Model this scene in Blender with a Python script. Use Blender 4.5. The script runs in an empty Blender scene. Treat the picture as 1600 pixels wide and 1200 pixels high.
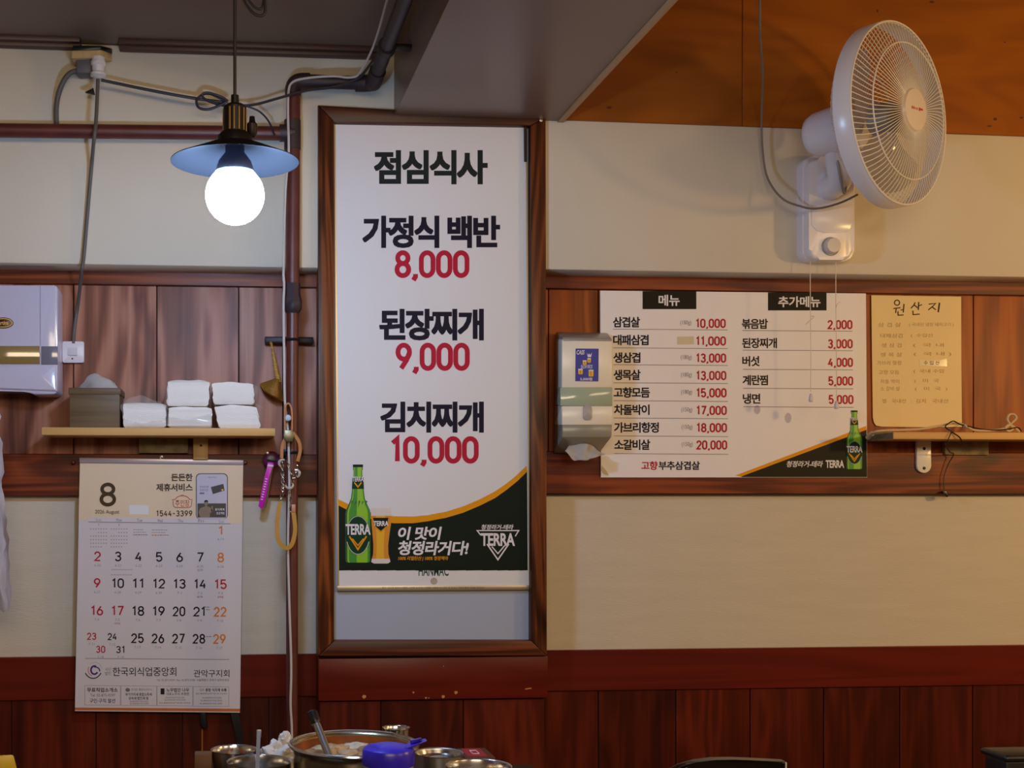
import bpy, bmesh, math, random
from mathutils import Vector, Matrix, noise

random.seed(7)
SC = bpy.context.scene
COL = SC.collection
PI = math.pi

# ------------------------------------------------------------------ camera
FOC, PCX, PCY = 1900.0, 501.0, 772.0          # focal length and principal point of the photograph (1600 x 1200)
YAW = math.radians(4.93)
DIST, CZ = 2.9, 1.27
cs, sn = math.cos(YAW), math.sin(YAW)
cam = bpy.data.cameras.new('camera')
cam.sensor_width = 36.0
cam.lens = FOC / 1600 * 36
cam.shift_x = (800 - PCX) / 1600
cam.shift_y = (PCY - 600) / 1600
cam.clip_start = 0.05
camo = bpy.data.objects.new('camera', cam)
COL.objects.link(camo)
camo.location = (0, -DIST, CZ)
camo.rotation_euler = (PI / 2, 0, -YAW)
SC.camera = camo

# ------------------------------------------------------------------ view and world
SC.view_settings.view_transform = 'Standard'
SC.view_settings.look = 'None'
SC.view_settings.gamma = 1.0
SC.view_settings.exposure = 0.0
SC.view_settings.use_curve_mapping = False
SC.cycles.use_denoising = True
SC.cycles.max_bounces = 8
SC.cycles.sample_clamp_indirect = 4.0
world = bpy.data.worlds.new('world')
SC.world = world
world.use_nodes = True
world.node_tree.nodes['Background'].inputs[0].default_value = (1.0, 0.85, 0.7, 1)
world.node_tree.nodes['Background'].inputs[1].default_value = 0.04

# ------------------------------------------------------------------ lights out of frame: warm pendant at right, fill lights added behind the camera
def area(name, loc, target, size, power, col):
    l = bpy.data.lights.new(name, 'AREA')
    l.shape = 'RECTANGLE'
    l.size, l.size_y = size
    l.energy = power
    l.color = col
    o = bpy.data.objects.new(name, l)
    COL.objects.link(o)
    o.location = loc
    d = Vector(target) - Vector(loc)
    o.rotation_euler = d.to_track_quat('-Z', 'Y').to_euler()
    return o
def point(name, loc, power, col, r=0.05):
    l = bpy.data.lights.new(name, 'POINT')
    l.energy = power
    l.color = col
    l.shadow_soft_size = r
    o = bpy.data.objects.new(name, l)
    COL.objects.link(o)
    o.location = loc
    return o
BULB_STRENGTH = 165.0
point('warm_pendant_bulb', (2.85, -1.5, 1.72), 44.0, (1.0, 0.61, 0.22), 0.06)
area('room_fill_light', (0.3, -3.7, 2.05), (0.4, 0.0, 1.3), (1.6, 0.5), 28.0, (1.0, 0.78, 0.54))  # this and the next are added fill, no such lamps are seen
area('room_fill_light', (2.6, -3.2, 2.05), (1.6, 0.0, 1.5), (1.2, 0.4), 12.0, (1.0, 0.70, 0.42))

# ------------------------------------------------------------------ pixel <-> plane mapping
def P(px, py, Y):
    k = (px - PCX) / FOC
    dy = Y + DIST
    dx = dy * (k * cs + sn) / (cs - k * sn)
    dep = dx * sn + dy * cs
    return Vector((dx, Y, CZ - (py - PCY) * dep / FOC))
def S(px, Y, n):                                # n photo pixels at that place, in metres
    k = (px - PCX) / FOC
    dy = Y + DIST
    dx = dy * (k * cs + sn) / (cs - k * sn)
    return n * (dx * sn + dy * cs) / FOC

# ------------------------------------------------------------------ materials
def lin(h):
    h = h.lstrip('#')
    r = []
    for i in (0, 2, 4):
        c = int(h[i:i + 2], 16) / 255
        r.append(c / 12.92 if c <= 0.04045 else ((c + 0.055) / 1.055) ** 2.4)
    return (r[0], r[1], r[2], 1.0)
MATS = {}
def mat(name, col, rough=0.5, metal=0.0, spec=0.5, trans=0.0, alpha=1.0, coat=0.0, bump=0.0, bscale=200.0, var=0.0, vscale=8.0, stretch=(1, 1, 1), emit=None, estr=0.0):
    if name in MATS:
        return MATS[name]
    if 'ink' in name or name.startswith(('calendar_', 'logo_')):
        spec, rough = min(spec, 0.15), max(rough, 0.5)
    m = bpy.data.materials.new(name)
    m.use_nodes = True
    nt = m.node_tree
    b = nt.nodes['Principled BSDF']
    c = lin(col) if isinstance(col, str) else tuple(col) + (1.0,)
    b.inputs['Base Color'].default_value = c
    b.inputs['Roughness'].default_value = rough
    b.inputs['Metallic'].default_value = metal
    b.inputs['Specular IOR Level'].default_value = spec
    b.inputs['Transmission Weight'].default_value = trans
    b.inputs['Alpha'].default_value = alpha
    b.inputs['Coat Weight'].default_value = coat
    if emit:
        b.inputs['Emission Color'].default_value = lin(emit) if isinstance(emit, str) else tuple(emit) + (1.0,)
        b.inputs['Emission Strength'].default_value = estr
    if bump or var:
        tc = nt.nodes.new('ShaderNodeTexCoord')
        mp = nt.nodes.new('ShaderNodeMapping')
        mp.inputs['Scale'].default_value = stretch
        nt.links.new(tc.outputs['Object'], mp.inputs['Vector'])
        if bump:
            n = nt.nodes.new('ShaderNodeTexNoise')
            n.inputs['Scale'].default_value = bscale
            n.inputs['Detail'].default_value = 3
            nt.links.new(mp.outputs[0], n.inputs['Vector'])
            bp = nt.nodes.new('ShaderNodeBump')
            bp.inputs['Strength'].default_value = bump
            bp.inputs['Distance'].default_value = 0.002
            nt.links.new(n.outputs['Fac'], bp.inputs['Height'])
            nt.links.new(bp.outputs[0], b.inputs['Normal'])
        if var:
            n2 = nt.nodes.new('ShaderNodeTexNoise')
            n2.inputs['Scale'].default_value = vscale
            n2.inputs['Detail'].default_value = 5
            nt.links.new(mp.outputs[0], n2.inputs['Vector'])
            mr = nt.nodes.new('ShaderNodeMapRange')
            mr.inputs['To Min'].default_value = 1 - var
            mr.inputs['To Max'].default_value = 1 + var
            mr.inputs['From Min'].default_value = 0.25
            mr.inputs['From Max'].default_value = 0.75
            nt.links.new(n2.outputs['Fac'], mr.inputs['Value'])
            hv = nt.nodes.new('ShaderNodeHueSaturation')
            hv.inputs['Color'].default_value = c
            nt.links.new(mr.outputs[0], hv.inputs['Value'])
            nt.links.new(hv.outputs[0], b.inputs['Base Color'])
    MATS[name] = m
    return m

def wood(name, dark, mid, light, axis='x', rough=0.35, across=9.0, along=0.9, knots=True, contrast=1.0, coat=0.0, bump=0.25, ivar=0.35, fig=0.17):
    """procedural stained timber; axis = grain direction; every board (mesh island) gets its own cut"""
    if name in MATS:
        return MATS[name]
    m = bpy.data.materials.new(name)
    m.use_nodes = True
    nt = m.node_tree
    N, L = nt.nodes, nt.links
    b = N['Principled BSDF']
    b.inputs['Roughness'].default_value = rough
    b.inputs['Specular IOR Level'].default_value = 0.28
    b.inputs['Coat Weight'].default_value = coat
    b.inputs['Coat Roughness'].default_value = 0.25
    tc = N.new('ShaderNodeTexCoord')
    geo = N.new('ShaderNodeNewGeometry')
    mul = N.new('ShaderNodeVectorMath')
    mul.operation = 'MULTIPLY'
    mul.inputs[1].default_value = (41.0, 13.0, 29.0)
    comb = N.new('ShaderNodeCombineXYZ')
    for i in range(3):
        L.new(geo.outputs['Random Per Island'], comb.inputs[i])
    L.new(comb.outputs[0], mul.inputs[0])
    add = N.new('ShaderNodeVectorMath')
    L.new(tc.outputs['Object'], add.inputs[0])
    L.new(mul.outputs[0], add.inputs[1])
    mp = N.new('ShaderNodeMapping')
    sc = [across, across, across]
    sc['xyz'.index(axis)] = along
    mp.inputs['Scale'].default_value = sc
    L.new(add.outputs[0], mp.inputs['Vector'])
    # cathedral figure
    n1 = N.new('ShaderNodeTexNoise')
    n1.inputs['Scale'].default_value = 1.0
    n1.inputs['Detail'].default_value = 2.0
    n1.inputs['Distortion'].default_value = 0.6
    L.new(mp.outputs[0], n1.inputs['Vector'])
    ring = N.new('ShaderNodeMath')
    ring.operation = 'MULTIPLY'
    ring.inputs[1].default_value = 34.0
    L.new(n1.outputs['Fac'], ring.inputs[0])
    sine = N.new('ShaderNodeMath')
    sine.operation = 'SINE'
    L.new(ring.outputs[0], sine.inputs[0])
    # fine fibre
    mp2 = N.new('ShaderNodeMapping')
    sc2 = [across * 14, across * 14, across * 14]
    sc2['xyz'.index(axis)] = along * 3
    mp2.inputs['Scale'].default_value = sc2
    L.new(add.outputs[0], mp2.inputs['Vector'])
    n2 = N.new('ShaderNodeTexNoise')
    n2.inputs['Scale'].default_value = 1.0
    n2.inputs['Detail'].default_value = 4.0
    L.new(mp2.outputs[0], n2.inputs['Vector'])
    # broad blotches of stain
    n3 = N.new('ShaderNodeTexNoise')
    n3.inputs['Scale'].default_value = 0.35
    n3.inputs['Detail'].default_value = 4.0
    L.new(mp.outputs[0], n3.inputs['Vector'])
    a1 = N.new('ShaderNodeMath')
    a1.operation = 'MULTIPLY_ADD'
    a1.inputs[1].default_value = fig * contrast
    a1.inputs[2].default_value = 0.0
    L.new(sine.outputs[0], a1.inputs[0])
    a2 = N.new('ShaderNodeMath')
    a2.operation = 'MULTIPLY_ADD'
    a2.inputs[1].default_value = 0.55 * contrast
    L.new(n2.outputs['Fac'], a2.inputs[0])
    L.new(a1.outputs[0], a2.inputs[2])
    a3 = N.new('ShaderNodeMath')
    a3.operation = 'MULTIPLY_ADD'
    a3.inputs[1].default_value = 0.8 * contrast
    L.new(n3.outputs['Fac'], a3.inputs[0])
    L.new(a2.outputs[0], a3.inputs[2])
    a4 = N.new('ShaderNodeMath')
    a4.operation = 'ADD'
    a4.inputs[1].default_value = 0.5 - 0.675 * contrast
    L.new(a3.outputs[0], a4.inputs[0])
    ramp = N.new('ShaderNodeValToRGB')
    el = ramp.color_ramp.elements
    el[0].position, el[0].color = 0.12, lin(dark)
    el[1].position, el[1].color = 0.9, lin(light)
    e = el.new(0.5)
    e.color = lin(mid)
    L.new(a4.outputs[0], ramp.inputs[0])
    last = ramp.outputs[0]
    if knots:
        vo = N.new('ShaderNodeTexVoronoi')
        vo.inputs['Scale'].default_value = 1.0
        mp3 = N.new('ShaderNodeMapping')
        sc3 = [across * 0.62] * 3
        sc3['xyz'.index(axis)] = along * 3.2
        mp3.inputs['Scale'].default_value = sc3
        L.new(add.outputs[0], mp3.inputs['Vector'])
        L.new(mp3.outputs[0], vo.inputs['Vector'])
        mr = N.new('ShaderNodeMapRange')
        mr.inputs['From Min'].default_value = 0.04
        mr.inputs['From Max'].default_value = 0.15
        mr.inputs['To Min'].default_value = 0.35
        mr.inputs['To Max'].default_value = 1.0
        L.new(vo.outputs['Distance'], mr.inputs['Value'])
        hk = N.new('ShaderNodeHueSaturation')
        L.new(mr.outputs[0], hk.inputs['Value'])
        L.new(last, hk.inputs['Color'])
        last = hk.outputs[0]
    hv = N.new('ShaderNodeHueSaturation')
    mr2 = N.new('ShaderNodeMapRange')
    mr2.inputs['To Min'].default_value = 1 - ivar
    mr2.inputs['To Max'].default_value = 1 + ivar
    L.new(geo.outputs['Random Per Island'], mr2.inputs['Value'])
    L.new(mr2.outputs[0], hv.inputs['Value'])
    L.new(last, hv.inputs['Color'])
    L.new(hv.outputs[0], b.inputs['Base Color'])
    bp = N.new('ShaderNodeBump')
    bp.inputs['Strength'].default_value = bump
    bp.inputs['Distance'].default_value = 0.001
    L.new(a2.outputs[0], bp.inputs['Height'])
    L.new(bp.outputs[0], b.inputs['Normal'])
    MATS[name] = m
    return m

PLASTER = mat('plaster', '#d2c8b4', 0.75, bump=0.12, bscale=60, var=0.05, vscale=3)
LINEN = mat('linen_wallpaper', '#cdc3b0', 0.7, bump=0.35, bscale=40, var=0.04, vscale=4, stretch=(1.5, 1, 12))
PANELV = wood('stained_panel', '#55291d', '#8f5743', '#b9836b', 'z', 0.42, 8.0, 1.3, contrast=0.85, ivar=0.12, fig=0.30)
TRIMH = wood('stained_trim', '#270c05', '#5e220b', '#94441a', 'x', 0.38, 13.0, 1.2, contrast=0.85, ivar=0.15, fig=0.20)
FRAMEV = wood('stained_stile', '#1c0b05', '#532810', '#8c4b20', 'z', 0.35, 15.0, 1.2, contrast=1.05, ivar=0.12, fig=0.2)
FRAMEH = wood('stained_rail', '#1c0a05', '#4a1f0c', '#7c3c1a', 'x', 0.35, 15.0, 1.2, contrast=1.05, ivar=0.12, fig=0.2)
WAINV = wood('wainscot_board', '#240804', '#4c1508', '#702711', 'z', 0.36, 8.0, 1.2, knots=False, contrast=0.75, ivar=0.25)
WAINH = wood('wainscot_rail', '#4a1209', '#641b0d', '#742513', 'x', 0.33, 10.0, 0.6, knots=False, contrast=0.6, ivar=0.12)
PANELR = wood('warm_lit_panel', '#5a2406', '#94480f', '#b06016', 'z', 0.45, 8.0, 1.3, contrast=0.75, ivar=0.10, fig=0.22)  # the left panel's timber again, with the warm light put into its colour
PLY = wood('varnished_plywood', '#7a4002', '#945002', '#a65e04', 'x', 0.4, 5.0, 1.4, knots=False, contrast=0.7, ivar=0.05, bump=0.05)
PINE = wood('pine_shelf', '#a9743c', '#d2a463', '#dfb878', 'x', 0.5, 14.0, 0.7, knots=False, contrast=0.5, ivar=0.08)
PINE2 = wood('pine_block', '#a08452', '#c8ad7c', '#d6bf93', 'z', 0.6, 12.0, 0.9, contrast=0.4, ivar=0.1)
OLIVE = wood('olive_box_wood', '#4c3d2a', '#6b573d', '#7d694c', 'x', 0.5, 16.0, 1.2, contrast=0.7, ivar=0.1)
BROWNCEIL = mat('brown_ceiling_board', '#8a7464', 0.5, var=0.06, vscale=2)
SOFFIT = mat('laminate_soffit', '#7c6152', 0.33, spec=0.5, var=0.05, vscale=2)
BEADS = mat('pale_bead', '#b58a5c', 0.4)
CORNICE = mat('dark_cornice', '#4b3129', 0.45, var=0.12, vscale=10, stretch=(1, 6, 6))
WHITEP = mat('white_plastic', '#dcd8da', 0.28, spec=0.5)
CREAMP = mat('cream_plastic', '#ece5d4', 0.25, spec=0.5)
GREYP = mat('grey_plastic', '#8f8c84', 0.3)
BLACKP = mat('black_plastic', '#141417', 0.35)
PAPER = mat('poster_white', '#e0dfe0', 0.45, spec=0.3)
PAPER2 = mat('menu_white', '#ece8ea', 0.48, spec=0.3)
INK = mat('navy_black_ink', '#17152a', 0.5, spec=0.15)
INK2 = mat('charcoal_ink', '#1e2628', 0.5, spec=0.15)
RED = mat('crimson_ink', '#b81c38', 0.5, spec=0.15)
GREYINK = mat('grey_ink', '#7f7b7c', 0.5)
PALEINK = mat('pale_grey_ink', '#a8a3a6', 0.5)
WHITEINK = mat('white_ink', '#e6e2e6', 0.45)
ORANGE = mat('orange_ink', '#e59a0c', 0.45)
BANNER = mat('dark_green_ink', '#0f1d15', 0.5, spec=0.15)
STEEL = mat('stainless_steel', (0.62, 0.61, 0.6), 0.2, metal=1.0)
STEELB = mat('brushed_steel', (0.5, 0.49, 0.48), 0.35, metal=1.0)
DARKMETAL = mat('dark_metal', '#2b2526', 0.45, metal=0.6)
PIPEPAINT = mat('maroon_pipe_paint', '#5a2722', 0.42, var=0.25, vscale=25, bump=0.15, bscale=80)
PIPEDARK = mat('dark_pipe_fitting', '#33242a', 0.5, var=0.2, vscale=30)
WIREWHITE = mat('white_wire', '#c9c2bd', 0.5)
WIREGREY = mat('grey_cable', '#5b5754', 0.5)
WIREDARK = mat('dark_cable', '#2b2730', 0.45)
BRASS = mat('brass', (0.62, 0.45, 0.2), 0.3, metal=1.0)
TISSUE = mat('tissue_paper', '#dddad6', 0.9, bump=0.3, bscale=120)
NAPKIN = mat('napkin_paper', '#efe9e0', 0.9, bump=0.6, bscale=60, stretch=(1, 1, 14))
FILM = mat('clear_film', '#cfc8c4', 0.15, alpha=0.22, spec=0.6)

# ------------------------------------------------------------------ mesh builder and scene graph
class MB:
    def __init__(self):
        self.bm = bmesh.new()
        self.m = 0
    def _tag(self, faces):
        for f in faces:
            f.material_index = self.m
    def face(self, pts):
        f = self.bm.faces.new([self.bm.verts.new(p) for p in pts])
        f.material_index = self.m
        return f
    def box(self, a, b, bevel=0.0, seg=2):
        x0, x1 = sorted((a[0], b[0])); y0, y1 = sorted((a[1], b[1])); z0, z1 = sorted((a[2], b[2]))
        return self.hull([(x, y, z) for x in (x0, x1) for y in (y0, y1) for z in (z0, z1)], bevel, seg)
    def hull(self, pts, bevel=0.0, seg=2):
        t = bmesh.new()
        for p in pts:
            t.verts.new(p)
        r = bmesh.ops.convex_hull(t, input=t.verts)
        bmesh.ops.delete(t, geom=[v for v in t.verts if not v.link_faces], context='VERTS')
        bmesh.ops.dissolve_limit(t, angle_limit=0.01, verts=t.verts, edges=t.edges)
        if bevel:
            bmesh.ops.bevel(t, geom=list(t.edges), offset=bevel, segments=seg, profile=0.5, affect='EDGES', clamp_overlap=True)
        self.merge(t)
        return self
    def merge(self, t):
        mp = {}
        for v in t.verts:
            mp[v] = self.bm.verts.new(v.co)
        for f in t.faces:
            try:
                g = self.bm.faces.new([mp[v] for v in f.verts])
                g.material_index = self.m
            except ValueError:
                pass
        t.free()
    def prism(self, pts, off, bevel=0.0, seg=2):
        """polygon pts pushed along the vector off"""
        t = bmesh.new()
        a = [t.verts.new(p) for p in pts]
        b = [t.verts.new(Vector(p) + Vector(off)) for p in pts]
        n = len(pts)
        t.faces.new(a)
        t.faces.new(b[::-1])
        for i in range(n):
            t.faces.new((a[i], b[i], b[(i + 1) % n], a[(i + 1) % n]))
        if bevel:
            fs = set(t.faces[:2]) if False else None
            t.faces.ensure_lookup_table()
            es = list(t.faces[0].edges)
            bmesh.ops.bevel(t, geom=es, offset=bevel, segments=seg, profile=0.5, affect='EDGES', clamp_overlap=True)
        bmesh.ops.recalc_face_normals(t, faces=t.faces)
        self.merge(t)
        return self
    def tube(self, pts, r, seg=8, closed=False, flat=None, up=None):
        """round tube along pts; r number or list; flat = (w, t): rectangular band instead"""
        pts = [Vector(p) for p in pts]
        n = len(pts)
        rr = r if isinstance(r, (list, tuple)) else [r] * n
        rings = []
        tprev = None
        nrm = None
        for i, p in enumerate(pts):
            if closed:
                t = (pts[(i + 1) % n] - pts[i - 1])
            else:
                t = pts[min(i + 1, n - 1)] - pts[max(i - 1, 0)]
            if t.length < 1e-9:
                t = Vector((0, 0, 1))
            t.normalize()
            if flat is not None:
                u = Vector(up if up is not None else (0, -1, 0))
                s = t.cross(u)
                if s.length < 1e-5:
                    s = t.orthogonal()
                s.normalize()
                w = s.cross(t).normalized()
                ww, tt = flat
                ring = [p + s * ww / 2 * a + w * tt / 2 * b for a, b in ((-1, -1), (1, -1), (1, 1), (-1, 1))]
            else:
                if nrm is None:
                    nrm = t.orthogonal().normalized()
                else:
                    nrm = (nrm - t * nrm.dot(t))
                    if nrm.length < 1e-6:
                        nrm = t.orthogonal()
                    nrm.normalize()
                bi = t.cross(nrm)
                ring = [p + (nrm * math.cos(2 * PI * j / seg) + bi * math.sin(2 * PI * j / seg)) * rr[i] for j in range(seg)]
            rings.append([self.bm.verts.new(q) for q in ring])
        k = len(rings[0])
        for i in range(n if closed else n - 1):
            A, B = rings[i], rings[(i + 1) % n]
            for j in range(k):
                f = self.bm.faces.new((A[j], A[(j + 1) % k], B[(j + 1) % k], B[j]))
                f.material_index = self.m
        if not closed:
            self._tag([self.bm.faces.new(rings[0][::-1]), self.bm.faces.new(rings[-1])])
        return self
    def lathe(self, prof, base, axis=(0, 0, 1), seg=32, sx=1.0):
        """profile of (radius, height) turned about axis through base"""
        ax = Vector(axis).normalized()
        u = Vector((1, 0, 0)) if abs(ax.x) < 0.9 else Vector((0, 1, 0))
        u = (u - ax * u.dot(ax)).normalized()
        w = ax.cross(u)
        base = Vector(base)
        rings = []
        for r, h in prof:
            if r < 1e-6:
                rings.append([self.bm.verts.new(base + ax * h)])
            else:
                rings.append([self.bm.verts.new(base + ax * h + (u * math.cos(2 * PI * j / seg) * sx + w * math.sin(2 * PI * j / seg)) * r) for j in range(seg)])
        for A, B in zip(rings, rings[1:]):
            for j in range(seg):
                a0, a1 = A[j % len(A)], A[(j + 1) % len(A)]
                b0, b1 = B[j % len(B)], B[(j + 1) % len(B)]
                vs = []
                for v in (a0, a1, b1, b0):
                    if v not in vs:
                        vs.append(v)
                if len(vs) > 2:
                    f = self.bm.faces.new(vs)
                    f.material_index = self.m
        return self
    def torus(self, c, R, r, axis=(0, 0, 1), seg=24, s2=8, sx=1.0):
        ax = Vector(axis).normalized()
        u = ax.orthogonal().normalized()
        w = ax.cross(u)
        c = Vector(c)
        self.tube([c + (u * math.cos(2 * PI * i / seg) * sx + w * math.sin(2 * PI * i / seg)) * R for i in range(seg)], r, s2, closed=True)
        return self
    def build(self, name, mats, parent=None, angle=40, recalc=True):
        me = bpy.data.meshes.new(name)
        if recalc:
            bmesh.ops.recalc_face_normals(self.bm, faces=self.bm.faces)
        self.bm.to_mesh(me)
        self.bm.free()
        if not isinstance(mats, (list, tuple)):
            mats = [mats]
        for m in mats:
            me.materials.append(m)
        return link(name, me, parent, angle)

ORG = {}
def link(name, me, parent=None, angle=40):
    o = bpy.data.objects.new(name, me)
    COL.objects.link(o)
    if parent is None:
        xs = [v.co for v in me.vertices]
        org = Vector(((min(v.x for v in xs) + max(v.x for v in xs)) / 2, (min(v.y for v in xs) + max(v.y for v in xs)) / 2, min(v.z for v in xs)))
        o.location = org
    else:
        o.parent = parent
        org = ORG[parent.name]
    me.transform(Matrix.Translation(-org))
    ORG[o.name] = org
    if angle:
        for p in me.polygons:
            p.use_smooth = True
        me.set_sharp_from_angle(angle=math.radians(angle))
    return o
def tag(o, label=None, cat=None, group=None, kind=None):
    if label: o['label'] = label
    if cat: o['category'] = cat
    if group: o['group'] = group
    if kind: o['kind'] = kind
    return o
def thing(name, label, cat, loc, group=None):
    o = bpy.data.objects.new(name, None)
    o.empty_display_size = 0.05
    COL.objects.link(o)
    o.location = loc
    ORG[o.name] = Vector(loc)
    return tag(o, label, cat, group)
def struct(o):
    o['kind'] = 'structure'
    return o
def spl(pts, n=6, closed=False):
    pts = [Vector(p) for p in pts]
    out = []
    m = len(pts)
    for i in range(m if closed else m - 1):
        if closed:
            p0, p1, p2, p3 = pts[i - 1], pts[i], pts[(i + 1) % m], pts[(i + 2) % m]
        else:
            p0, p1, p2, p3 = pts[max(i - 1, 0)], pts[i], pts[i + 1], pts[min(i + 2, m - 1)]
        for j in range(n):
            t = j / n
            out.append(0.5 * ((2 * p1) + (p2 - p0) * t + (2 * p0 - 5 * p1 + 4 * p2 - p3) * t * t + (3 * p1 - p0 - 3 * p2 + p3) * t ** 3))
    if not closed:
        out.append(pts[-1])
    return out
def cab(pts, n=6):                              # (px, py, Y) knots -> smooth world path
    return spl([P(*p) for p in pts], n)

# ------------------------------------------------------------------ print: flat ink on a sheet
def glyph_mesh(body, off, sp):
    cu = bpy.data.curves.new('t', 'FONT')
    cu.body = body
    cu.offset = off
    cu.space_character = sp
    cu.resolution_u = 3
    o = bpy.data.objects.new('t', cu)
    me = o.to_mesh()
    v = [(x.co.x, x.co.y) for x in me.vertices]
    f = [tuple(p.vertices) for p in me.polygons]
    o.to_mesh_clear()
    bpy.data.objects.remove(o)
    bpy.data.curves.remove(cu)
    return v, f
GC = {}
def arc(cx, cy, rx, ry, a0, a1, n=10):
    return [(cx + rx * math.cos(math.radians(a0 + (a1 - a0) * i / n)), cy - ry * math.sin(math.radians(a0 + (a1 - a0) * i / n))) for i in range(n + 1)]
def digit(ch, x0, y0, w, h, s):
    """centre lines of a digit inside the box, in pixels with y downward"""
    x0 += s / 2; y0 += s / 2; w -= s; h -= s
    x1, y1, cx = x0 + w, y0 + h, x0 + w / 2
    r = w / 2
    rv = min(r * 1.15, h * 0.3)
    if ch == '0':
        return [arc(cx, y0 + rv, r, rv, 180, 0) + arc(cx, y1 - rv, r, rv, 0, -180) + [(x0, y0 + rv)]]
    if ch == '1':
        return [[(x0 + 0.12 * w, y0 + 0.2 * h), (x0 + 0.68 * w, y0), (x0 + 0.68 * w, y1)]]
    if ch == '2':
        return [arc(cx, y0 + rv, r, rv, 175, -25) + [(x0, y1), (x1, y1)]]
    if ch == '3':
        a, b = 0.235 * h, 0.265 * h
        return [arc(cx, y0 + a, r * 0.92, a, 165, -90) + [(cx - 0.15 * w, y0 + 2 * a)], [(cx - 0.15 * w, y0 + 2 * a)] + arc(cx, y1 - b, r, b, 90, -165)]
    if ch == '4':
        return [[(x0 + 0.62 * w, y0), (x0, y0 + 0.7 * h), (x1, y0 + 0.7 * h)], [(x0 + 0.76 * w, y0 + 0.42 * h), (x0 + 0.76 * w, y1)]]
    if ch == '5':
        b = 0.31 * h
        return [[(x1 - 0.05 * w, y0), (x0 + 0.1 * w, y0), (x0 + 0.04 * w, y0 + 0.46 * h)] + arc(cx, y1 - b, r, b, 125, -160)]
    if ch in '69':
        b = 0.3 * h
        if ch == '6':
            return [arc(cx, y1 - b, r, b, 0, 360, 18), [(x0 + 0.72 * w, y0), (x0 + 0.25 * w, y0 + 0.36 * h), (x0 + 0.02 * w, y1 - b * 1.1)]]
        return [arc(cx, y0 + b, r, b, 0, 360, 18), [(x1 - 0.02 * w, y0 + b * 1.1), (x1 - 0.25 * w, y1 - 0.36 * h), (x1 - 0.72 * w, y1)]]
    if ch == '7':
        return [[(x0, y0), (x1, y0), (x0 + 0.32 * w, y1)]]
    if ch == '8':
        a, b = 0.235 * h, 0.265 * h
        return [arc(cx, y0 + a, r * 0.88, a, 0, 360, 18), arc(cx, y1 - b, r, b, 0, 360, 18)]
    if ch == ',':
        return [[(cx + 0.02 * h, y1 - 0.07 * h), (cx + 0.02 * h, y1 + 0.05 * h), (cx - 0.07 * h, y1 + 0.2 * h)]]
    if ch == '.':
        return [[(cx, y1 - 0.1 * h), (cx, y1)]]
    if ch == '-':
        return [[(x0, y0 + 0.52 * h), (x1, y0 + 0.52 * h)]]
    return []

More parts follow.
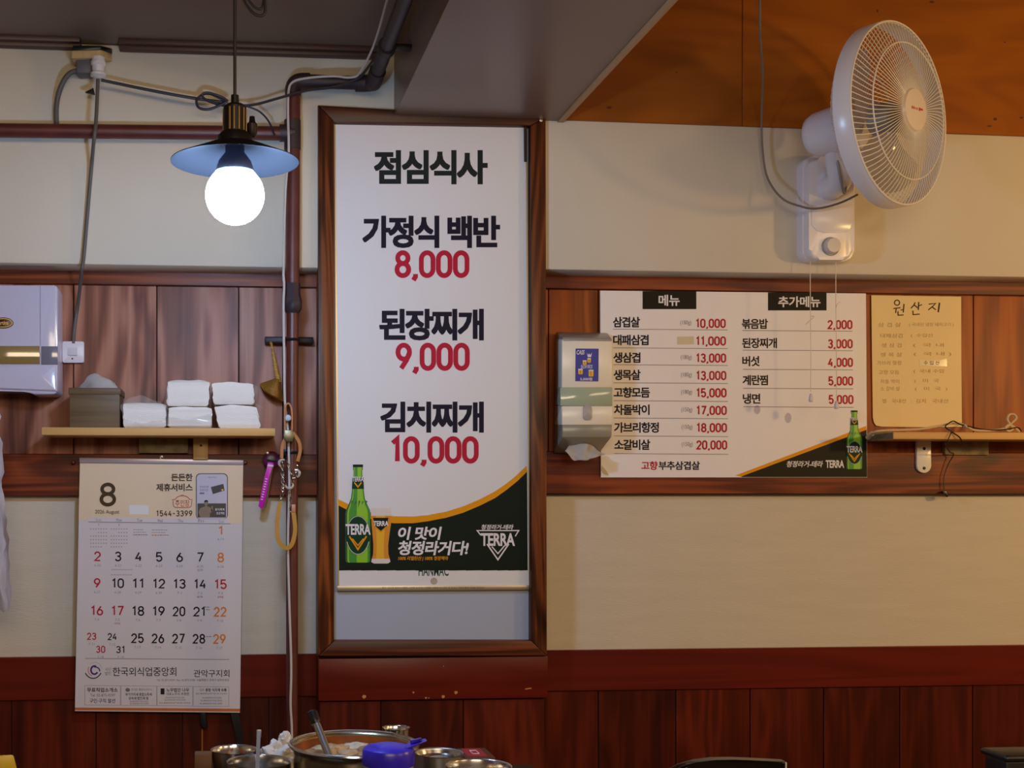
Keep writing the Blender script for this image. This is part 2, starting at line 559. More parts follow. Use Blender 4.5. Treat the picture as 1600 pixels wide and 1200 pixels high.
class Ink:
    """shapes drawn in photo pixels on the sheet at depth Y; each layer sits a fraction of a millimetre nearer"""
    def __init__(self, Y):
        self.Y = Y
        self.mb = MB()
        self.mats = []
        self.lay = 1
        self.mic = 0
    def use(self, m, layer=None):
        if m not in self.mats:
            self.mats.append(m)
        self.mb.m = self.mats.index(m)
        if layer is not None:
            self.lay = layer
        return self
    def pt(self, x, y):
        return P(x, y, self.Y - 0.0003 * self.lay - 0.00002 * (self.mic % 12))
    def poly(self, pts):
        self.mb.face([self.pt(x, y) for x, y in pts])
        return self
    def rect(self, x0, y0, x1, y1):
        return self.poly([(x0, y0), (x1, y0), (x1, y1), (x0, y1)])
    def ell(self, cx, cy, rx, ry, n=28):
        return self.poly([(cx + rx * math.cos(2 * PI * i / n), cy + ry * math.sin(2 * PI * i / n)) for i in range(n)])
    def stroke(self, pts, w):
        self.mic += 1
        n = len(pts)
        closed = n > 2 and abs(pts[0][0] - pts[-1][0]) < 1e-6 and abs(pts[0][1] - pts[-1][1]) < 1e-6
        L, R = [], []
        V = [Vector(p) for p in pts]
        for i in range(n):
            if closed:
                a = V[i] - V[i - 1 if i > 0 else n - 2]
                b = V[i + 1 if i < n - 1 else 1] - V[i]
            else:
                a = V[i] - V[i - 1] if i > 0 else V[1] - V[0]
                b = V[i + 1] - V[i] if i < n - 1 else V[-1] - V[-2]
            a = a.normalized() if a.length > 1e-9 else b.normalized()
            b = b.normalized() if b.length > 1e-9 else a
            t = a + b
            t = t.normalized() if t.length > 1e-6 else a
            nn = Vector((-t.y, t.x))
            d = max(nn.dot(Vector((-a.y, a.x))), 0.5)
            L.append(V[i] + nn * w / 2 / d)
            R.append(V[i] - nn * w / 2 / d)
        for i in range(n - 1):
            self.poly([L[i], L[i + 1], R[i + 1], R[i]])
        return self
    def text(self, body, x0, y0, x1, y1, bold=0.0, sp=1.0, shear=0.0, dy=0.0):
        """lettering fitted to the box; dy = drop of the right end in pixels"""
        off = min(bold, 0.02)
        key = (body, off, sp)
        if key not in GC:
            GC[key] = glyph_mesh(body, off, sp)
        v, f = GC[key]
        if not v:
            return self
        vs = [(a + shear * b, b) for a, b in v]
        ax, bx = min(a for a, b in vs), max(a for a, b in vs)
        ay, by = min(b for a, b in vs), max(b for a, b in vs)
        e = max(0.0, bold - 0.02) * (y1 - y0)
        shifts = [(0, 0)] if e <= 0 else [(-e, -e), (e, -e), (-e, e), (e, e), (0, 0)]
        for sx, sy in shifts:
            self.mic += 1
            q = []
            for a, b in vs:
                tx = (a - ax) / (bx - ax)
                ty = (by - b) / max(by - ay, 1e-6)
                q.append(self.mb.bm.verts.new(self.pt(x0 + e + tx * (x1 - x0 - 2 * e) + sx, y0 + e + ty * (y1 - y0 - 2 * e) + sy + dy * tx)))
            for p in f:
                try:
                    g = self.mb.bm.faces.new([q[i] for i in p])
                    g.material_index = self.mb.m
                except ValueError:
                    pass
        return self
    def num(self, s, x0, y0, x1, y1, w, gap=None, dy=0.0):
        """digits drawn with a constant stroke w, fitted to the box"""
        gap = w * 0.35 if gap is None else gap
        rel = {',': 0.42, '.': 0.3, '1': 0.8, '-': 0.8, ' ': 0.5}
        tot = sum(rel.get(c, 1.0) for c in s)
        u = (x1 - x0 - gap * (len(s) - 1)) / tot
        x = x0
        for c in s:
            cw = rel.get(c, 1.0) * u
            oy = dy * (x - x0) / max(x1 - x0, 1)
            for pl in digit(c, x, y0 + oy, cw, y1 - y0, w):
                self.stroke(pl, w)
            x += cw + gap
        return self
    def build(self, name, parent):
        return self.mb.build(name, self.mats, parent, angle=0, recalc=False)
    def cut(self, name, parent):
        """finish this piece of print and start the next one on the same sheet"""
        o = self.mb.build(name, self.mats, parent, angle=0, recalc=False)
        self.mb = MB()
        self.mb.m = 0
        self.mats = []
        return o

def sheet(name, corners, Y, t, m, parent, bevel=0.0):
    """a flat panel: four photo-pixel corners on depth Y, thickness t behind it"""
    mb = MB()
    mb.prism([P(x, y, Y) for x, y in corners], (0, t, 0), bevel)
    return mb.build(name, m, parent)
def boxpx(mb, x0, y0, x1, y1, Yf, Yb, bevel=0.0, ref=None, seg=2):
    r = (x0 + x1) / 2 if ref is None else ref
    a, b = P(x0, y0, Yf), P(x1, y1, Yf)
    za, zb = P(r, y0, Yf).z, P(r, y1, Yf).z
    mb.box((a.x, Yf, za), (b.x, Yb, zb), bevel, seg)
    return mb
def rrect(x0, y0, x1, y1, r, n=5):
    pts = []
    for cx, cy, a in ((x1 - r, y0 + r, 90), (x1 - r, y1 - r, 0), (x0 + r, y1 - r, -90), (x0 + r, y0 + r, -180)):
        pts += [(cx + r * math.cos(math.radians(a - 90 * i / n)), cy - r * math.sin(math.radians(a - 90 * i / n))) for i in range(n + 1)]
    return pts

# ================================================================== SETTING
YU = -0.10                                      # face of the upper plaster, 10 cm proud of the panelling
YB = -0.012                                     # face of the vertical boards
YT = -0.024                                     # face of the trims
XL, XR, YN = -2.2, 4.4, -5.6
mb = MB(); mb.box((XL, YN, -0.05), (XR, 0.1, 0)); struct(mb.build('floor', mat('floor_tile', '#6a5a4c', 0.4)))
mb = MB(); mb.box((XL, 0, 0), (XR, 0.1, 2.7)); struct(mb.build('wall_back', LINEN))
mb = MB(); mb.box((XL - 0.1, YN, 0), (XL, 0.1, 2.7)); struct(mb.build('wall_left', PLASTER))
mb = MB(); mb.box((XR, YN, 0), (XR + 0.1, 0.1, 2.7)); struct(mb.build('wall_right', PLASTER))
mb = MB(); mb.box((XL, YN - 0.1, 0), (XR, YN, 2.7)); struct(mb.build('wall_front', PLASTER))

colx0, colx1 = P(497, 600, -0.112).x, P(853, 600, -0.112).x
zcl = P(300, 64, YU - 0.03).z                   # left ceiling
ZHI = 2.62                                      # ceiling over the right half, above the frame
zsof = P(740, 183, -0.112).z                    # beam soffit
bx0, bx1 = P(617, 178, -0.112).x, P(873, 187, -0.10).x
zr0, zr1 = P(880, 188, YU).z, P(1600, 213.5, YU).z
xr0, xr1 = P(880, 188, YU).x, P(1600, 213.5, YU).x
def zright(x): return zr0 + (zr1 - zr0) * (x - xr0) / (xr1 - xr0)
# upper plaster, left and right of the column
zul, zur = P(300, 417, YU).z, P(1200, 427, YU).z
mb = MB(); mb.box((XL, YU, zul), (colx0 + 0.02, 0, zcl), 0.012); mb.box((colx0 + 0.01, YU + 0.0005, P(560, 172, YU).z), (bx0 + 0.05, 0, zcl)); struct(mb.build('wall_upper_left', PLASTER))
mb = MB(); mb.hull([(x, y, z) for y in (YU, 0.0) for x, z in ((colx1 - 0.02, zur), (XR, zur), (colx1 - 0.02, zright(colx1) + 0.003), (XR, zright(XR) + 0.003))], 0.006)
struct(mb.build('wall_upper_right', PLASTER))
# ceilings and beam
mb = MB(); mb.box((XL, YN, zcl), (bx0 + 0.02, 0, zcl + 0.05)); struct(mb.build('ceiling_left', BROWNCEIL))
mb = MB(); mb.box((bx0, YN, zsof), (bx1 - 0.004, 0, ZHI + 0.05)); struct(mb.build('ceiling_beam', SOFFIT))
mb = MB(); mb.box((bx1 - 0.02, YN, ZHI), (XR, 0, ZHI + 0.05)); struct(mb.build('ceiling_right', BROWNCEIL))
xse = P(1160, 80, YU - 0.006).x                 # butt joint of the two plywood sheets
mb = MB()
for xa_, xb_ in ((bx1 - 0.05, xse - 0.0006), (xse + 0.0006, XR)):
    mb.hull([(x, y, z) for y in (YU - 0.006, YU + 0.01) for x, z in ((xa_, zright(xa_)), (xb_, zright(xb_)), (xa_, ZHI), (xb_, ZHI))], 0.0008, 1)
mb.m = 1
for x, y, rx, ry in ((952, 168, 4, 2), (1555, 186, 3, 2.4), (1546, 197, 4, 1.2), (1596, 184, 3, 1.5), (1371, 17, 1.6, 2.4), (1456, 3, 4, 2), (1057, 113, 1.5, 1.5), (1570, 66, 2, 1)):
    mb.face([P(x + rx * math.cos(k * PI / 6), y + ry * math.sin(k * PI / 6), YU - 0.0063) for k in range(12)])
struct(mb.build('wall_plywood_right', [PLY, mat('ply_knot', '#4a2002', 0.5)]))
mb = MB(); mb.box((bx1 - 0.004, YN, zsof - 0.004), (bx1 + 0.012, YU - 0.001, zsof + 0.03), 0.002); struct(mb.build('trim_1', BEADS))
# cornice along the left ceiling, with the gap above the mounting block
mb = MB()
for a, b in ((-700, 126), (186, 604)):
    A, B = P(a, 72, YU - 0.022), P(b, 72, YU - 0.022)
    zt = P(300, 80, YU - 0.022).z
    mb.box((A.x, YU - 0.022, zt), (B.x, YU + 0.001, zcl - 0.006), 0.003)
    mb.box((A.x, YU - 0.036, zcl - 0.012), (B.x, YU + 0.001, zcl + 0.001), 0.002)
struct(mb.build('trim_2', CORNICE))

# vertical board panelling between the trims
GAPDARK = mat('dark_joint', '#120806', 0.8)
def boards(name, px_edges, py0, py1, Yf, Yb, m, ref=None, gap=1.7):
    mb = MB()
    for a, b in zip(px_edges, px_edges[1:]):
        boxpx(mb, a + gap / 2, py0, b - gap / 2, py1, Yf, Yb, 0.0006, ref, 1)
    mb.m = 1
    boxpx(mb, px_edges[0], py0, px_edges[-1], py1, Yf * 0.35, Yb, 0, ref, 1)
    return struct(mb.build(name, [m, GAPDARK]))
boards('wall_panel_left', [-420, -280, -150, -20, 115, 245, 373, 442, 503], 438, 715, YB, 0.001, PANELV, 240)
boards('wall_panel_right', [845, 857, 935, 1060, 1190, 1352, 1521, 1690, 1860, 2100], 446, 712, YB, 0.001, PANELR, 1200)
def trim(name, px0, px1, py0, py1, Yf, m, ref, splits=()):
    mb = MB()
    e = [px0] + list(splits) + [px1]
    for a, b in zip(e, e[1:]):
        boxpx(mb, a, py0, b, py1, Yf, 0.001, 0.002, ref, 1)
    return struct(mb.build(name, m))
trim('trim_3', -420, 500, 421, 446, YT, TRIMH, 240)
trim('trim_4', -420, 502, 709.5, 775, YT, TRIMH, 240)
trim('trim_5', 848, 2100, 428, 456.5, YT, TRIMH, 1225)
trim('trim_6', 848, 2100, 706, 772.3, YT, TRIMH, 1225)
# wainscot
trim('trim_7', -420, 502, 1025, 1092, -0.014, WAINH, 240)
trim('trim_8', 848, 2100, 1012.5, 1075.5, -0.014, WAINH, 1225)
boards('wall_wainscot_left', [-420, -250, -110, 18, 150, 285, 420, 502], 1091, 1500, -0.008, 0.001, WAINV, 240)
boards('wall_wainscot_right', [846, 935, 1056, 1172, 1287, 1406, 1520, 1640, 1760, 2000], 1075, 1500, -0.008, 0.001, WAINV, 1225)

# ------------------------------------------------------------------ column with the framed recess
YC = -0.112
mb = MB()
boxpx(mb, 498, 170, 852.5, 1500, -0.082, 0.0, 0)
struct(mb.build('wall_column', WAINV))
mb = MB()
boxpx(mb, 497.5, 1027.5, 856, 1093, -0.105, -0.08, 0.002)
mb.m = 1
for x, y, r in ((569, 1088.5, 3.0), (646, 1082, 1.5), (665.5, 1090.5, 1.5), (692.5, 1088.5, 2.5), (712.5, 1082, 2.6), (693, 1041, 0.8), (670, 1090.5, 0.9)):
    mb.face([P(x + r * (1 + 0.2 * math.sin(3 * k)) * math.cos(k * PI / 5), y + r * (1 + 0.2 * math.cos(2 * k)) * math.sin(k * PI / 5), -0.1053) for k in range(10)])
mb.face([P(x, y, -0.1053) for x, y in ((820, 1076), (830, 1074.5), (831, 1076), (821, 1077.5))])
struct(mb.build('trim_9', [WAINH, mat('paint_fleck', '#c98a4a', 0.5)]))
mb = MB()
for a, b in ((499, 595), (595, 724), (724, 851)):
    boxpx(mb, a + 0.7, 1094.5, b - 0.7, 1500, -0.096, -0.08, 0.0006, 675, 1)
struct(mb.build('wall_column_boards', WAINV))

fr = thing('notice_frame', 'tall dark stained wooden frame around the lunch poster on the wall column', 'frame', P(675, 1025, -0.08))
mb = MB(); mb.prism([P(x, y, YC) for x, y in ((497, 164), (522.3, 191), (522.3, 1001), (497, 1025))], (0, 0.031, 0), 0.003); mb.build('frame_stile', FRAMEV, fr)
mb = MB(); mb.prism([P(x, y, YC) for x, y in ((853, 184), (829.3, 196.3), (830, 1001), (855, 1025))], (0, 0.031, 0), 0.003); mb.build('frame_stile', FRAMEV, fr)
mb = MB(); mb.prism([P(x, y, YC) for x, y in ((497.5, 164), (853, 184), (829.3, 196.3), (522.3, 191))], (0, 0.031, 0), 0.003); mb.build('frame_rail', FRAMEH, fr)
mb = MB(); mb.prism([P(x, y, YC) for x, y in ((497.5, 1025), (522.3, 1001), (830, 1001), (855, 1025))], (0, 0.031, 0), 0.003); mb.build('frame_rail', FRAMEH, fr)
mb = MB(); mb.prism([P(x, y, -0.088) for x, y in ((514, 185), (836, 190), (838, 1008), (514, 1008))], (0, 0.005, 0)); mb.build('backing_board', mat('blue_white_board', '#aab4c8', 0.35), fr)
mb = MB(); mb.hull([P(x, y, Y) for x, y in ((818.5, 196), (823.5, 196), (823.5, 253), (819, 253)) for Y in (-0.0985, -0.0965)]); mb.build('edge_clip', BLACKP, fr)
mb = MB(); mb.lathe([(0.0, 0.004), (0.004, 0.003), (0.0045, 0)], P(845, 188, YC), (0, -1, 0), 12); mb.build('corner_screw', STEELB, fr)

# ------------------------------------------------------------------ lunch poster
YPO = -0.0945
po = thing('lunch_poster', 'tall white lunch menu poster with black lettering, crimson prices and a beer banner', 'poster', P(675, 924, -0.09))
sheet('poster_sheet', ((523, 192), (821.5, 197), (826.5, 917), (529, 917)), YPO, 0.0015, PAPER, po)
GOLD = mat('gold_edge', (0.5, 0.38, 0.2), 0.35, metal=0.7)
for xs in (((522, 192), (524.2, 192), (530, 917), (527.8, 917)), ((821.8, 253), (824, 253), (828.5, 917), (826.3, 917))):
    mb = MB(); mb.prism([P(x, y, YPO - 0.0008) for x, y in xs], (0, 0.003, 0)); mb.build('edge_strip', GOLD, po)
mb = MB(); mb.prism([P(x, y, YPO - 0.004) for x, y in ((526.5, 915.5), (827, 914.5), (827.5, 922), (527, 924))], (0, 0.006, 0), 0.0012)
mb.build('bottom_rail', mat('gold_rail', (0.52, 0.46, 0.35), 0.35, metal=0.8), po)
ik = Ink(YPO)
ik.use(INK2).text('점심식사', 584, 234.5, 762, 288, 0.037, 0.84).cut('poster_heading', po)
ik.use(INK).text('가정식 백반', 566, 337, 781.5, 387.5, 0.037, 0.84).cut('dish_name', po)
ik.use(INK).text('된장찌개', 592.5, 482.5, 756, 532, 0.037, 0.84).cut('dish_name', po)
ik.use(INK).text('김치찌개', 594, 627.5, 756, 676, 0.037, 0.84).cut('dish_name', po)
ik.use(RED).num('8,000', 616.5, 391, 733.5, 434.5, 7.6, 0.6).cut('dish_price', po)
ik.use(RED).num('9,000', 618, 535.5, 734, 579.5, 7.6, 0.6).cut('dish_price', po)
ik.use(RED).num('10,000', 608, 681.5, 748, 724.5, 7.6, 0.6).cut('dish_price', po)
UP = [(528.5, 780), (545, 788), (560, 795), (585, 802), (615, 806.5), (645, 807), (668, 805), (697, 799.5), (724, 791), (750, 780), (773, 768), (790, 756.5), (804.5, 745), (822.5, 728)]
LO = [(528.5, 789.5), (545, 798), (560, 805), (585, 812.5), (615, 817.5), (645, 817.5), (668, 814.5), (697, 809), (724, 801), (750, 790), (773, 778.5), (790, 766.5), (808, 752), (823.5, 737)]
ik = Ink(YPO)
ik.use(mat('hanmac_green', '#1d4a37', 0.45), 1).text('HANMAC', 654, 884, 701, 900, 0.02, 1.0)
ik.cut('maker_lettering', po)
ik.use(mat('tan_dot', '#aea692', 0.5)).ell(678, 908, 5.5, 5.5).cut('tan_dot', po)
ik.use(BANNER, 2)
for i in range(len(LO) - 1):
    ik.poly([LO[i], LO[i + 1], (LO[i + 1][0] + (4 if i < 12 else 1), 891), (LO[i][0] + (1 if i == 0 else 4), 891.5)])
ik.use(ORANGE, 3)
for i in range(len(UP) - 1):
    ik.poly([UP[i], UP[i + 1], LO[i + 1], LO[i]])
ik.use(WHITEINK, 4)
ik.cut('beer_banner', po)
ik.use(WHITEINK, 4)
ik.text('이 맛이', 622, 823, 690.5, 843.5, 0.03, 0.9, 0.16)
ik.text('청정라거다!', 622, 845, 732.5, 867.5, 0.03, 0.9, 0.16)
ik.cut('slogan_lettering', po)
ik.use(WHITEINK, 4)
ik.text('청정라거-테라', 752, 819.5, 802.5, 827.5, 0.02, 0.95, 0.2)
ik.stroke([(751, 836), (745.5, 829), (810.5, 829), (805, 838)], 1.8)
ik.stroke([(761, 850), (778, 874.5), (795, 850)], 2.2)
ik.stroke([(768.5, 854), (778, 865), (789, 852)], 1.8)
ik.text('TERRA', 751, 833, 804.5, 853, 0.03, 0.95)
ik.cut('beer_logo', po)
ik.use(ORANGE).text('100% 리얼탄산 | 100% 청정맥아', 622, 869, 700.5, 876.5, 0.02, 0.95, 0.16)
ik.cut('slogan_lettering', po)
GR1 = mat('bottle_green', '#2f8f22', 0.4); GR2 = mat('bottle_lime', '#86c21a', 0.4); GR3 = mat('bottle_deep_green', '#0e5a26', 0.4); GR4 = mat('label_green', '#0c3a20', 0.5, spec=0.15)
def bottle(ik, x0, x1, y0, y1, layer):
    """beer bottle picture between the pixel bounds"""
    w, h, cx = x1 - x0, y1 - y0, (x0 + x1) / 2
    half = [(0.0, 0.19), (0.05, 0.19), (0.055, 0.165), (0.10, 0.17), (0.24, 0.225), (0.34, 0.27), (0.40, 0.36), (0.46, 0.47), (0.50, 0.5), (0.985, 0.49), (1.0, 0.44)]
    def prof(a, b, m, lay):
        ik.use(m, lay)
        for (t0, r0), (t1, r1) in zip(half, half[1:]):
            ik.poly([(cx + 2 * r0 * a * w / 2, y0 + t0 * h), (cx + 2 * r0 * b * w / 2, y0 + t0 * h), (cx + 2 * r1 * b * w / 2, y0 + t1 * h), (cx + 2 * r1 * a * w / 2, y0 + t1 * h)])
    prof(-1, 1, GR3, layer)
    prof(-0.72, 0.95, GR1, layer + 1)
    prof(-0.1, 0.78, GR2, layer + 2)
    prof(-0.85, -0.72, GR2, layer + 2)
    ik.use(BANNER, layer + 3).rect(cx - 0.2 * w, y0 - 0.005 * h, cx + 0.2 * w, y0 + 0.022 * h)
    ik.use(GR4).poly([(cx - 0.215 * w, y0 + 0.13 * h), (cx + 0.215 * w, y0 + 0.13 * h), (cx + 0.24 * w, y0 + 0.245 * h), (cx - 0.24 * w, y0 + 0.245 * h)])
    ik.ell(cx, y0 + 0.72 * h, 0.485 * w, 0.2 * h)
    for k in range(5):
        xx = cx + (-0.25 + 0.14 * k) * w
        ik.use(GR3).poly([(xx, y0 + (0.365 + 0.01 * (k % 2)) * h), (xx + 0.07 * w, y0 + 0.37 * h), (xx - 0.03 * w, y0 + (0.41 + 0.015 * (k % 3)) * h)])
    ik.use(ORANGE, layer + 4)
    ik.stroke([(cx - 0.14 * w, y0 + 0.18 * h), (cx, y0 + 0.225 * h), (cx + 0.14 * w, y0 + 0.18 * h)], 0.05 * w)
    ik.stroke([(cx - 0.34 * w, y0 + 0.73 * h), (cx, y0 + 0.865 * h), (cx + 0.34 * w, y0 + 0.73 * h)], 0.06 * w)
    ik.stroke([(cx - 0.22 * w, y0 + 0.755 * h), (cx, y0 + 0.825 * h), (cx + 0.22 * w, y0 + 0.755 * h)], 0.045 * w)
    ik.use(WHITEINK, layer + 5)
    ik.text('TERRA', cx - 0.225 * w, y0 + 0.12 * h, cx + 0.225 * w, y0 + 0.17 * h, 0.02, 0.95)
    ik.text('TERRA', cx - 0.49 * w, y0 + 0.605 * h, cx + 0.5 * w, y0 + 0.715 * h, 0.03, 0.95)
    ik.stroke(arc(cx, y0 + 0.72 * h, 0.46 * w, 0.195 * h, -20, -160), 0.02 * w)
    ik.stroke(arc(cx, y0 + 0.72 * h, 0.46 * w, 0.195 * h, 30, 150), 0.015 * w)
ik = Ink(YPO - 0.004).use(mat('rail_ink', '#4a4238'))
ik.text('경고 : 지나친 음주는 뇌졸중, 기억력 손상이나 치매를 유발합니다. 임신 중 음주는 기형아 출생 위험을 높입니다.', 597, 916.8, 758, 919.8, 0.0)
ik.build('rail_lettering', po)
ik = Ink(YPO)
bottle(ik, 539.5, 579, 726.5, 879, 5)
ik.build('bottle_picture', po)
ik = Ink(YPO)
BEER1 = mat('beer_amber', '#d98a12', 0.4); BEER2 = mat('beer_gold', '#eaae1c', 0.4); FOAM = mat('foam_white', '#dcd2cb', 0.4)
gl = [(794, 579.5, 610.8), (800, 579.8, 611), (806, 580.2, 611.2), (818, 580.5, 611), (835, 582, 608.5), (852, 583.5, 606.5), (866, 583, 607), (873, 581, 609)]
def band(y0, y1, a, b, m, lay):
    ik.use(m, lay)
    for (ya, l0, r0), (yb, l1, r1) in zip(gl, gl[1:]):
        if yb <= y0 or ya >= y1: continue
        ik.poly([(l0 + (r0 - l0) * a, ya), (l0 + (r0 - l0) * b, ya), (l1 + (r1 - l1) * b, yb), (l1 + (r1 - l1) * a, yb)])
band(806, 880, 0, 1, BEER1, 5)
band(806, 880, 0.22, 0.7, BEER2, 6)
band(793, 806, 0, 1, FOAM, 7)
ik.use(FOAM, 6).poly([(581, 873), (609, 873), (610, 878), (606, 880.5), (584, 880.5), (580, 878)])
ik.use(BANNER, 8).poly([(583, 809), (607, 809), (604, 822), (595, 829.5), (586, 822)])
ik.use(WHITEINK, 9).text('TERRA', 583.5, 814, 607, 822, 0.03, 0.95)
ik.use(ORANGE).stroke([(587, 823.5), (595, 831), (603, 823.5)], 1.3)
ik.build('glass_picture', po)

# ------------------------------------------------------------------ right menu board
YM = -0.029
me_ = thing('price_board', 'wide white pork menu board with two price columns right of the dispenser', 'menu', P(1146, 746, -0.025))
sheet('board_sheet', ((938, 454), (1353, 458.5), (1355, 746), (939, 746)), YM, 0.003, PAPER2, me_)
BROWNINK = mat('brown_black_ink', '#241c1a', 0.5, spec=0.15)
MRED = mat('menu_red_ink', '#b3202f', 0.5, spec=0.15)
HEAD = mat('header_black', '#1c1a14', 0.5, spec=0.15)
ik = Ink(YM)
ik.use(HEAD, 1).rect(1004, 454.9, 1088, 483).use(WHITEINK, 2).text('메뉴', 1029, 460.5, 1062, 478, 0.024, 0.95).cut('board_heading', me_)
ik.use(HEAD, 1).rect(1200, 457, 1291.5, 485).use(WHITEINK, 2).text('추가메뉴', 1216, 463, 1282, 480, 0.024, 0.95).cut('board_heading', me_)
rows = [('삼겹살', '10,000', 1000, 495, 498, 514.3, '(180g)'), ('대패삼겹', '11,000', 1013.5, 523, 525.5, 543.5, None), ('생삼겹', '13,000', 1000.7, 550.5, 552.2, 569.8, '(180g)'),
        ('생목살', '13,000', 1001, 577.5, 579.5, 598, '(180g)'), ('고향모듬', '15,000', 1015.5, 605, 606.5, 626, '(180g)'), ('차돌박이', '17,000', 1015, 632, 634, 653, '(150g)'),
        ('가브리항정', '18,000', 1029.5, 659.7, 661, 681, '(150g)'), ('소갈비살', '20,000', 1016, 686.6, 688, 708.7, '(150g)')]
ka, kb, kc = Ink(YM), Ink(YM).use(MRED), Ink(YM)
for i, (nm, pr, xe, yt, yp, yl, wt) in enumerate(rows):
    d = i * 0.33
    ka.use(INK, 1).text(nm, 957.6 + d, yt, xe, yt + 16.5, 0.028, 0.86).cut('dish_name', me_)
    kb.use(MRED).num(pr, 1086.6 + d * 0.6, yp, 1134 + d, yp + 14.6, 2.5, 0.6).cut('dish_price', me_)
    kc.use(GREYINK, 1).stroke([(957.6 + d, yl), (1136.8 + d * 0.5, yl + 1.2)], 0.9).cut('rule_line', me_)
    if wt:
        kc.use(GREYINK).text(wt, 1063 + d, yp + 2.5, 1080 + d, yp + 11, 0.0, 1.0).cut('portion_weight', me_)
cols = [('볶음밥', '2,000', 1200, 498, 500, 516.5), ('된장찌개', '3,000', 1214, 528, 530, 547), ('버섯', '4,000', 1187, 556.3, 559, 577), ('계란찜', '5,000', 1200, 586, 588, 606.6), ('냉면', '5,000', 1188, 615, 617, 635.5)]
for i, (nm, pr, xe, yt, yp, yl) in enumerate(cols):
    d = i * 0.4
    ka.use(BROWNINK, 1).text(nm, 1159 + d, yt, xe, yt + 16, 0.026, 0.86).cut('dish_name', me_)
    kb.use(MRED).num(pr, 1293 + d, yp, 1332 + d, yp + 14.5, 2.5, 0.6).cut('dish_price', me_)
    kc.use(GREYINK, 1).stroke([(1160 + d, yl), (1332 + d, yl + 1)], 0.9).cut('rule_line', me_)
ka.use(MRED).text('고향', 1002, 720.6, 1027.8, 734.3, 0.026, 0.92)
ka.use(INK).text('부추삼겹살', 1029, 720.6, 1093.7, 734.3, 0.026, 0.92)
ka.cut('shop_name', me_)
kc.use(mat('lavender_stain', '#bdb6c4', 0.5), 1).ell(1183, 640, 5, 7)
kc.cut('faint_stain', me_)
kc.use(mat('lavender_stain', '#bdb6c4', 0.5), 1).ell(1231.5, 653, 5, 8).cut('faint_stain', me_)
ik = Ink(YM)
ik.use(mat('olive_banner', '#232214', 0.5, spec=0.15), 1).poly([(1155, 743.5), (1354, 671.5), (1354.8, 741), (1354.8, 745.5), (1160, 745.5)])
ik.use(ORANGE, 2).poly([(1149, 743), (1353.5, 665.5), (1354, 671.5), (1158, 744.5)])
ik.cut('beer_banner', me_)
ik.use(WHITEINK, 3).text('청정라거-테라', 1229, 720, 1286, 730, 0.02, 0.95, 0.22).cut('slogan_lettering', me_)
ik.use(WHITEINK, 3).text('TERRA', 1290, 719, 1319, 731, 0.03, 0.95).cut('beer_logo', me_)
bottle(ik, 1322.6, 1347.5, 641.7, 733, 3)
ik.build('bottle_picture', me_)
mb = MB(); mb.prism([P(x, y, YM - 0.0006) for x, y in ((1058, 526), (1084, 525.5), (1084.3, 537.8), (1058.5, 538.5))], (0, 0.0006, 0))
tp = mb.build('tape_patch', mat('masking_tape', '#d4c6a6', 0.6), me_)
mb = MB(); mb.prism([P(x, y, YM - 0.0012) for x, y in ((941, 728), (944, 731), (949, 738), (951, 742.5), (944, 740), (940, 735))], (0, 0.0009, 0))
mb.build('curled_corner', mat('paper_back', '#c9bda6', 0.6), me_)

# ------------------------------------------------------------------ handwritten notice
YN_ = -0.0155
no = thing('origin_notice', 'yellowed handwritten paper sheet pinned right of the wide menu board', 'notice', P(1434, 667, -0.013))
mb = MB()
mb.prism([P(x, y, YN_) for x, y in ((1361.4, 461.4), (1501.8, 463.5), (1502, 560), (1503, 667), (1440, 667.5), (1377, 666.5), (1369, 665), (1365.5, 660), (1363.8, 652), (1362.5, 560))], (0, 0.0008, 0))
mb.build('paper_sheet', mat('yellowed_paper', '#e8cf94', 0.6, var=0.04, vscale=6), no)
Z3 = lambda pts: [(1350 + x / 5.456, 455 + y / 5.456) for x, y in pts]
ik = Ink(YN_).use(mat('marker_ink', '#33201a', 0.5))
for pl, w in (([(282 + 22 * math.cos(a * PI / 8), 98 + 22 * math.sin(a * PI / 8)) for a in range(17)], 9), ([(250, 148), (312, 140)], 9), ([(275, 145), (270, 186)], 9), ([(341, 108), (335, 182)], 10), ([(312, 161), (336, 156)], 8), ([(290, 170), (291, 205), (338, 202)], 9),
              ([(437, 95), (425, 120), (400, 145)], 9), ([(430, 118), (456, 141)], 9), ([(467, 92), (463, 160)], 10), ([(465, 126), (495, 114)], 8), ([(417, 165), (419, 200), (475, 195)], 9),
              ([(552, 110), (611, 104), (585, 130), (548, 160)], 9), ([(580, 134), (613, 158)], 9), ([(644, 98), (633, 179)], 13)):
    ik.stroke(Z3(pl), w / 5.456)
ik.build('heading_lettering', no)
ik = Ink(YN_).use(mat('faded_ink', '#b39a68', 0.6))
for t, x0, x1, y in (('삼 겹 살', 120, 315, 285), ('( 국내산 냉장 돼지고기 )', 385, 765, 285), ('대패삼겹', 140, 330, 378), ('(  수입산', 400, 590, 378), ('생 삼 겹', 150, 320, 460), ('(  국 내', 420, 680, 460), ('생 목 살', 140, 325, 540), ('(  국 내 )', 425, 745, 535),
                  ('가브리 항정', 110, 318, 610), ('고향 모듬', 125, 300, 690), ('(  국내 수입', 425, 680, 682), ('차돌 박이', 140, 300, 768), ('(   미  국', 430, 640, 765), ('소 갈비 살', 140, 305, 830), ('(   미  국  )', 435, 710, 832), ('쌀   국내산', 155, 360, 935), (':  김치   국내산', 400, 720, 935)):
    a, b = Z3([(x0, y - 17), (x1, y + 19)])
    ik.use(mat('faded_ink', '#b39a68', 0.6)).text(t, a[0], a[1], b[0], b[1], 0.0).cut('faded_lettering', no)
